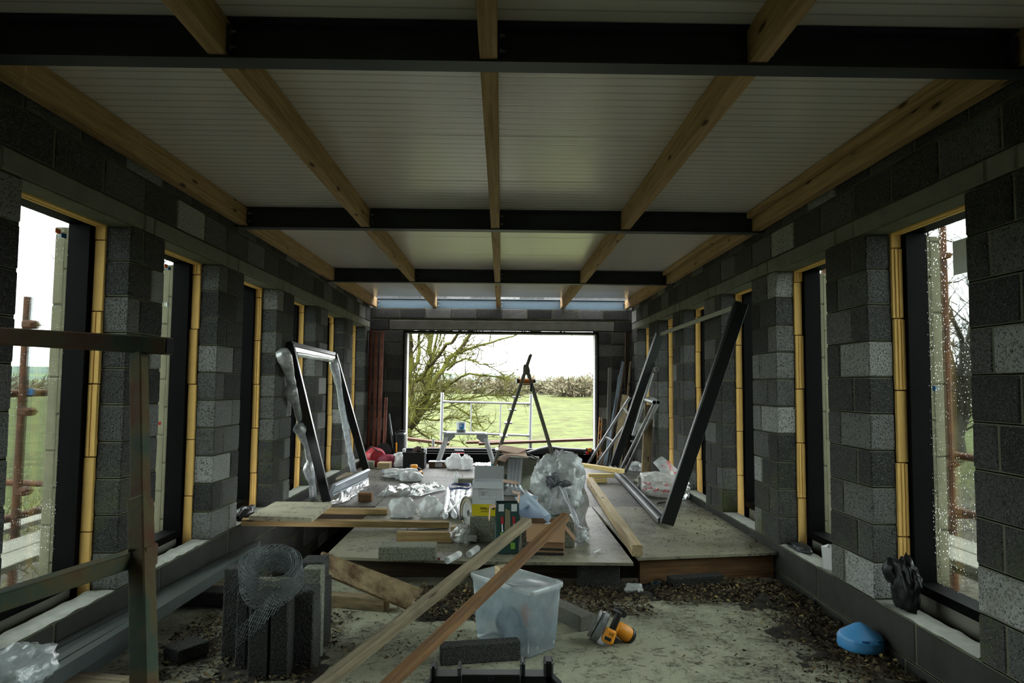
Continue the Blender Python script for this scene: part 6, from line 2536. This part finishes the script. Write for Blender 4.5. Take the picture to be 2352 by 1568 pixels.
# ------------------------------------------------------------------ foreground: saw, cap, cases, sill items
def circular_saw():
    B = pz(1405, 1478, 0)
    o = Vector((B.x, B.y + .02, 0))
    t = thing('circular_saw', 'yellow and black cordless circular saw lying on the concrete floor', 'saw', tuple(o))
    # axes: blade plane leans to the left, handle in front
    ax = Vector((-.86, .18, .48)).normalized()          # blade axis
    k = lambda x, y, q: py(x, y, q)
    D = o.y
    cb = py(1378, 1438, D + .02)                       # middle of the blade guard
    e1 = Vector((.42, -.12, .90)).normalized()
    e1 = (e1 - ax * e1.dot(ax)).normalized()
    e2 = ax.cross(e1)
    RMs = Matrix((e1, e2, ax)).transposed().to_4x4()
    RMs.translation = cb
    q = MB()
    R_ = .098
    q.lathe([(.01, .024), (R_ - .012, .024), (R_, .012), (R_, -.018), (R_ - .01, -.024), (.01, -.024)], (0, 0, 0), 30, RMs)
    q.build('blade_guard', plain('grey_magnesium', (.30, .31, .32), .35, .6, var=.15), t)
    q = MB()
    q.lathe([(.005, .034), (.092, .034), (.092, .037), (.005, .037)], (0, 0, 0), 36, RMs)
    q.build('blade', M_SIL, t)
    q = MB()
    q.lathe([(.03, .038), (.082, .038), (.088, .03), (.088, .045), (.03, .045)], (0, 0, 0), 26, RMs)
    q.build('lower_guard', M_SIL, t)
    a, b, c_, d = py(1355, 1470, D - .03), py(1362, 1455, D + .03), py(1412, 1476, D - .02), py(1398, 1484, D - .07)
    for p in (a, b, c_, d):
        p.z = max(p.z, .012)
    o_ = slab4('base_plate', [py(1352, 1467, D - .02), py(1392, 1486, D - .07), py(1412, 1478, D - .02), py(1374, 1452, D + .06)], .004, M_SIL, t)
    q = MB()
    q.tube([py(1406, 1446, D - .04), py(1412, 1432, D - .045), py(1418, 1418, D - .05), py(1424, 1405, D - .055)], [.022, .021, .02, .022], 12)
    q.build('handle', M_BLACKP, t)
    q = MB()
    q.tube([py(1414, 1401, D - .01), py(1424, 1405, D - .05), py(1434, 1412, D - .09)], [.022, .026, .02], 12)
    q.build('front_grip', M_BLACKP, t)
    q = MB()
    h0, h1 = py(1416, 1440, D + .0), py(1444, 1458, D + .02)
    q.tube([h0, h0.lerp(h1, .3), h0.lerp(h1, .75), h1], [.035, .046, .05, .046], 16)
    q.tube([py(1409, 1445, D - .02), py(1421, 1432, D - .0)], [.03, .03], 12)
    q.build('motor_housing', M_YP, t)
    q = MB()
    q.tube([h1, h1 + (h1 - h0).normalized() * .014, h1 + (h1 - h0).normalized() * .03], [.05, .05, .038], 16)
    q.build('motor_cap', M_BLACKP, t)
    q = MB()
    cc = py(1399, 1461, D - .075)
    xa = (py(1411, 1466, D - .075) - py(1388, 1455, D - .075)).normalized()
    ya = Vector((.30, .25, .92))
    ya = (ya - xa * ya.dot(xa)).normalized()
    Mb = Matrix((xa, ya, xa.cross(ya))).transposed().to_4x4()
    Mb.translation = cc
    q.box((-.038, -.042, -.03), (.038, .045, .014), .012, Mb)
    q.build('battery', M_YP, t)
    q = MB()
    q.box((-.028, -.026, .012), (.016, -.006, .018), .003, Mb)
    q.build('battery_button', M_BLACKP, t)
    text('XR', .026, Mb @ Matrix.Translation((.004, .014, .0145)), M_INK, t)
    q = MB()
    q.tube([py(1414, 1464, D - .04), py(1408, 1474, D - .05)], [.028, .024], 10)
    q.build('battery_foot', M_BLACKP, t)
    return t


circular_saw()

CPX = Vector((2.165, 4.17, .05))
q = MB()
q.lathe([(.122, .0), (.128, .012), (.126, .055), (.118, .075), (.112, .08), (.03, .135), (.012, .143), (.0, .145)], CPX, 40)
t = q.build('ridge_vent_cowl', plain('blue_moulded_plastic', rgb('4f97cf'), .42, var=.06))
tag(t, 'blue conical plastic cowl on the leaf litter by the right wall', 'cowl')
q = MB()
for a0 in (4.35, 5.15):
    for i in range(7):
        a = a0 + i * .045
        p = CPX + Vector((.121 * math.cos(a), .121 * math.sin(a), .069))
        q.box(p - Vector((.0025, .004, .006)), p + Vector((.0025, .004, .006)))
q.build('raised_lettering', plain('blue_moulded_dark', rgb('2f6fa6'), .5), t)
q = MB()
q.tube([CPX + Vector((.127 * math.cos(a), .127 * math.sin(a), .056)) for a in [2 * math.pi * i / 40 for i in range(41)]], .0025, 4, False)
q.build('rim_ridge', plain('blue_moulded_edge', rgb('3f86c0'), .45), t)

# white paper carton on the right sill
p = px(1880, 1300, XR + .055)
q = MB()
M = rotz(math.radians(38), (XR + .075, 4.93, SILL_R + .002))
for z0, z1, k0, k1 in ((0, .165, .045, .055),):
    q.add([M @ Vector((sx * (k0 if z == 0 else k1), sy * (k0 if z == 0 else k1), z)) for z in (z0, z1) for sx, sy in ((-1, -1), (1, -1), (1, 1), (-1, 1))],
          [(0, 1, 5, 4), (1, 2, 6, 5), (2, 3, 7, 6), (3, 0, 4, 7), (0, 1, 2, 3)])
    q.add([M @ Vector((sx * (k0 - .003 if z == 0 else k1 - .003), sy * (k0 - .003 if z == 0 else k1 - .003), z + (.003 if z == 0 else 0))) for z in (z0, z1) for sx, sy in ((-1, -1), (1, -1), (1, 1), (-1, 1))],
          [(0, 1, 5, 4), (1, 2, 6, 5), (2, 3, 7, 6), (3, 0, 4, 7), (0, 1, 2, 3)])
tag(q.build('white_carton', plain('white_paper_carton', (.62, .62, .61), .6)), 'open white paper carton on the sill of the second right window', 'carton')

q = MB()
blob(q, Vector((XR + .085, 4.06, SILL_R + .14)), (.06, .11, .17), 91, .25, .35, 4, SILL_R + .006)
blob(q, Vector((XR + .06, 4.14, SILL_R + .20)), (.05, .07, .08), 92, .3, .3, 3)
tag(q.build('black_sack', plain('black_bag_film', (.006, .0065, .007), .5, var=.3, spec=.3), sharp=False), 'crumpled black plastic sack stuffed on the sill of the closest right window', 'sack')
q = MB()
blob(q, Vector((XR + .10, 5.5, SILL_R + .03)), (.05, .16, .03), 93, .4, .3, 3, SILL_R + .001)
tag(q.build('black_strip', plain('black_dpc', (.012, .014, .016), .4), sharp=False), 'crumpled black strip on the sill of the second right window', 'strip')
q = MB()
blob(q, Vector((XL - .07, 6.55, SILL_L + .05)), (.055, .2, .055), 94, .4, .35, 4, SILL_L + .001)
tag(q.build('black_strip', plain('black_dpc2', (.012, .014, .016), .4), sharp=False), 'crumpled black strip on the sill of the third left window', 'strip')
q = MB()
c = py(36, 1545, 2.95)
blob(q, c, (.12, .20, .10), 95, .35, .3, 4)
tag(q.build('clear_bag', film('frosted_bag', (.70, .76, .78), .25, .5, .2), sharp=False), 'crumpled frosted bag on the steel channels, close to the camera', 'bag')

# open black tool case at the bottom edge
Yc = 2.58
cx = lambda x: (x - 1152) / 1568 * Yc
t = thing('hard_case', 'open black hard case with a cream gridded panel in its lid, closest to the camera', 'case', (cx(1137), Yc - .2, 0))
zl = py(1137, 1533, Yc).z
q = MB()
x0, x1 = cx(982), cx(1290)
prof = [(x0, .14), (x0, zl - .07), (x0 + .05, zl - .018), (x1 - .04, zl - .018), (x1 + .005, zl - .06), (x1 + .005, .14)]
q.prism(prof, -.03, .03, Matrix(((1, 0, 0, 0), (0, 0, -1, Yc), (0, 1, 0, 0), (0, 0, 0, 1))))
q.build('lid', M_BLACKP, t)
for xa, xb, yt, yb in ((1000, 1014, 1526, 1545), (1060, 1068, 1526, 1542), (1199, 1210, 1517, 1535), (1252, 1272, 1515, 1535)):
    q = MB()
    q.box((cx(xa), Yc - .03, zl - .06), (cx(xb), Yc + .035, py(xa, yt, Yc).z + .004), .006)
    q.build('latch_lug', M_BLACKP, t)
q = MB()
q.box((cx(1068), Yc - .035, zl - .045), (cx(1200), Yc - .025, zl - .012), .004)
q.box((cx(1128), Yc - .04, zl - .032), (cx(1140), Yc - .034, zl - .018), .002)
q.build('catch_bar', M_BLACKP, t)


def grid_mat():
    m_ = NT('cream_gridded_panel')
    v = m_.coord('Object', (1, 1, 1))
    b = m_.n('TexBrick')
    b.offset = 0.0
    m_.nt.links.new(m_.coord('Object', (1, 1, 1)), b.inputs['Vector'])
    sep = m_.n('SeparateXYZ')
    m_.nt.links.new(v, sep.inputs[0])
    cb_ = m_.n('CombineXYZ')
    m_.nt.links.new(sep.outputs['X'], cb_.inputs[0])
    m_.nt.links.new(sep.outputs['Z'], cb_.inputs[1])
    m_.nt.links.new(cb_.outputs[0], b.inputs['Vector'])
    b.inputs['Color1'].default_value = b.inputs['Color2'].default_value = (*rgb('c9b78e'), 1)
    b.inputs['Mortar'].default_value = (*rgb('a08e66'), 1)
    b.inputs['Scale'].default_value = 1.0
    b.inputs['Mortar Size'].default_value = .0006
    b.inputs['Brick Width'].default_value = b.inputs['Row Height'].default_value = .006
    m_.col(b.outputs['Color']).p(rough=.5)
    return m_.m


q = MB()
q.box((cx(1084), Yc - .034, .2), (cx(1181), Yc - .0305, py(1137, 1547, Yc).z), .001)
q.build('cream_panel', grid_mat(), t)
q = MB()
M = Matrix.Translation((x0, Yc - .42, .002))
open_box(q, M, x1 - x0, .40, .14, .012)
q.build('tray', M_BLACKP, t)

# small scraps on the floor
B = pz(1458, 1366, .0)
q = MB()
blob(q, B + Vector((0, .03, .03)), (.07, .05, .045), 101, .5, .4, 3, .001)
tag(q.build('plastic_scrap', BAGW, sharp=False), 'crumpled scrap of white film on the floor before the fascia plank', 'scrap')
q = MB()
a = pz(1476, 1343, 0)
q.lathe([(.05, 0), (.05, .03), (.02, .04), (.0, .04)], a + Vector((.02, .01, .001)), 18)
q.lathe([(.04, 0), (.04, .035), (.0, .038)], a + Vector((.10, -.01, .001)), 18)
tag(q.build('blue_spacer', plain('teal_blue_plastic', rgb('1f7ba0'), .45)), 'blue plastic spacer half hidden by the fascia plank on the right', 'spacer')
q = MB()
P = [pz(1478, 1356, .004), pz(1545, 1352, .004), pz(1545, 1340, .004), pz(1478, 1344, .004)]
q.sheet(lambda u, v: P[0].lerp(P[1], u).lerp(P[3].lerp(P[2], u), v) + Vector((0, 0, .01 * math.sin(5 * u))), 8, 3)
tag(q.build('grey_film', plain('blue_grey_film', (.09, .12, .14), .5)), 'blue grey strip of film on the floor at the foot of the fascia plank', 'film')
q = MB()
blob(q, pz(1665, 1357, .012), (.03, .02, .014), 102, .4, .4, 2, .001)
tag(q.build('paper_scrap', M_WP, sharp=False), 'tiny pale scrap at the right end of the block before the fascia', 'scrap')
q = MB()
q.tube([pz(1363, 1269, DECK + .006), pz(1378, 1262, DECK + .006)], .006, 5)
tag(q.build('white_sliver', M_WP), 'small white sliver on the deck right of the wrap bundle', 'scrap')

# ------------------------------------------------------------------ leaves, twigs and dirt
def leaf_mat():
    t = NT('dead_leaves')
    r = t.n('NewGeometry').outputs['Random Per Island']
    t.col(t.ramp(r, [(0.0, rgb('2c251d')), (0.45, rgb('4a3f30')), (0.8, rgb('6d5f48')), (0.95, rgb('8c7c5c')), (1.0, rgb('a8925a'))])).p(rough=.85, spec=.2)
    return t.m


rl = random.Random(77)
M_SOIL = plain('dark_leaf_mould', (0.03, 0.025, 0.019), .95, var=.6, scale=22, bump=.9)


def drift(x0, x1, y0, y1, hgt, side, lab, seed):
    q = MB()

    def fn(u, v):
        x, y = x0 + (x1 - x0) * u, y0 + (y1 - y0) * v
        e = {'right': smooth(0, .75, u), 'back': smooth(0, .8, v), 'left': smooth(0, .75, 1 - u), 'mid': 1.0}[side]
        e *= smooth(0, .12, v) * smooth(0, .08, 1 - v) if side in ('right', 'left') else (smooth(0, .12, u) * smooth(0, .12, 1 - u))
        if side == 'mid':
            e *= smooth(0, .3, v) * smooth(0, .3, 1 - v)
        n_ = noise.noise(Vector((x * 3.2, y * 3.2, seed))) * .8 + .45 * noise.noise(Vector((x * 11, y * 11, seed))) + .3 * noise.noise(Vector((x * 30, y * 30, seed)))
        return (x, y, -.012 + hgt * max(-.1, e * (.62 + n_) - .25 + .2 * n_))
    q.sheet(fn, 60, 90)
    o = q.build('soil_drift', M_SOIL, sharp=False)
    tag(o, lab, 'soil', None, 'stuff')


drift(1.55, 2.285, 2.9, 5.60, .075, 'right', 'dark drift of leaf mould along the foot of the right wall', 1)
drift(.3, 2.2, 4.95, 5.60, .05, 'back', 'dark drift of leaf mould under the front edge of the deck on the right', 2)
drift(-.7, .15, 4.6, 5.6, .045, 'mid', 'dark drift of leaf mould behind the clear bin', 3)
drift(-2.05, -.9, 2.9, 4.9, .035, 'mid', 'dark patch of soil between the steel channels and the upright blocks', 4)
q = MB()


def leaf(x, y, z, s):
    a = rl.uniform(0, 6.28)
    d, e = Vector((math.cos(a), math.sin(a), rl.gauss(0, .35))), Vector((-math.sin(a), math.cos(a), rl.gauss(0, .45)))
    p = Vector((x, y, z + .004))
    w = s * rl.uniform(.25, .5)
    up = Vector((0, 0, s * rl.uniform(.05, .5)))
    q.add([p - d * s, p - e * w + up, p + d * s, p + e * w + up * rl.uniform(-.2, 1), p + up * .3], [(0, 1, 4), (1, 2, 4), (2, 3, 4), (3, 0, 4)])


def scatter(n, x0, x1, y0, y1, z, s, heap=0.0, wx=None):
    for _ in range(n):
        if wx == 'right':
            x = x1 - abs(rl.gauss(0, (x1 - x0) * .42))
        elif wx == 'left':
            x = x0 + abs(rl.gauss(0, (x1 - x0) * .42))
        else:
            x = rl.uniform(x0, x1)
        y = rl.uniform(y0, y1)
        if not (x0 - .05 <= x <= x1):
            continue
        k = noise.noise(Vector((x * 2.1, y * 2.1, 5))) * .5 + .55
        if rl.random() > k * 1.5:
            continue
        leaf(x, y, z + heap * rl.random() * max(0, k), s * rl.uniform(.5, 1.3))


scatter(5200, 1.75, 2.25, 3.0, 5.55, .0, .019, .10, 'right')
scatter(1100, .9, 2.25, 3.0, 5.6, .0, .014, .01, 'right')
scatter(3200, 1.2, 2.25, 5.1, 5.62, .0, .018, .09)
scatter(900, .2, 1.4, 5.2, 5.62, .0, .016, .04)
scatter(2600, -.62, .1, 4.75, 5.5, .0, .018, .06)
scatter(2400, .3, 1.1, 4.85, 5.45, .0, .018, .06)
scatter(3600, -2.05, -1.0, 2.9, 4.9, .0, .018, .05)
scatter(700, -2.0, -.1, 4.1, 5.1, .0, .013, .01)
scatter(500, -1.2, 2.0, 2.9, 4.6, .0, .009, .004)
scatter(500, 1.3, 2.25, 5.8, 8.5, DECK + .003, .013, .015, 'right')
scatter(1000, -1.3, 2.2, 5.6, 11.5, DECK, .010, .004)
scatter(500, -2.25, -1.2, 7.9, 11.0, DECK, .014, .03, 'left')
for _ in ():
    scatter(120, XR + .01, XR + .13, 4.8, 5.7, SILL_R, .012, .01)
    scatter(80, XL - .13, XL - .01, 4.7, 5.6, SILL_L, .012, .01)
for _ in range(330):
    if rl.random() < .6:
        x, y, z = rl.uniform(.3, 2.2), rl.uniform(2.9, 5.3), .004
    else:
        x, y, z = rl.uniform(-2.0, 0), rl.uniform(2.9, 5.0), .004
    a = rl.uniform(0, 6.28)
    L = rl.uniform(.02, .09)
    p = Vector((x, y, z))
    q.tube([p, p + Vector((math.cos(a) * L * .5, math.sin(a) * L * .5, .004)), p + Vector((math.cos(a + .4) * L, math.sin(a + .4) * L, 0))], .0014, 3, False)
o = q.build('leaf_litter', leaf_mat(), loc=(0, 0, 0), sharp=False, nrm=False)
tag(o, 'dead leaves and twigs blown over the concrete floor and the deck', 'leaves', None, 'stuff')
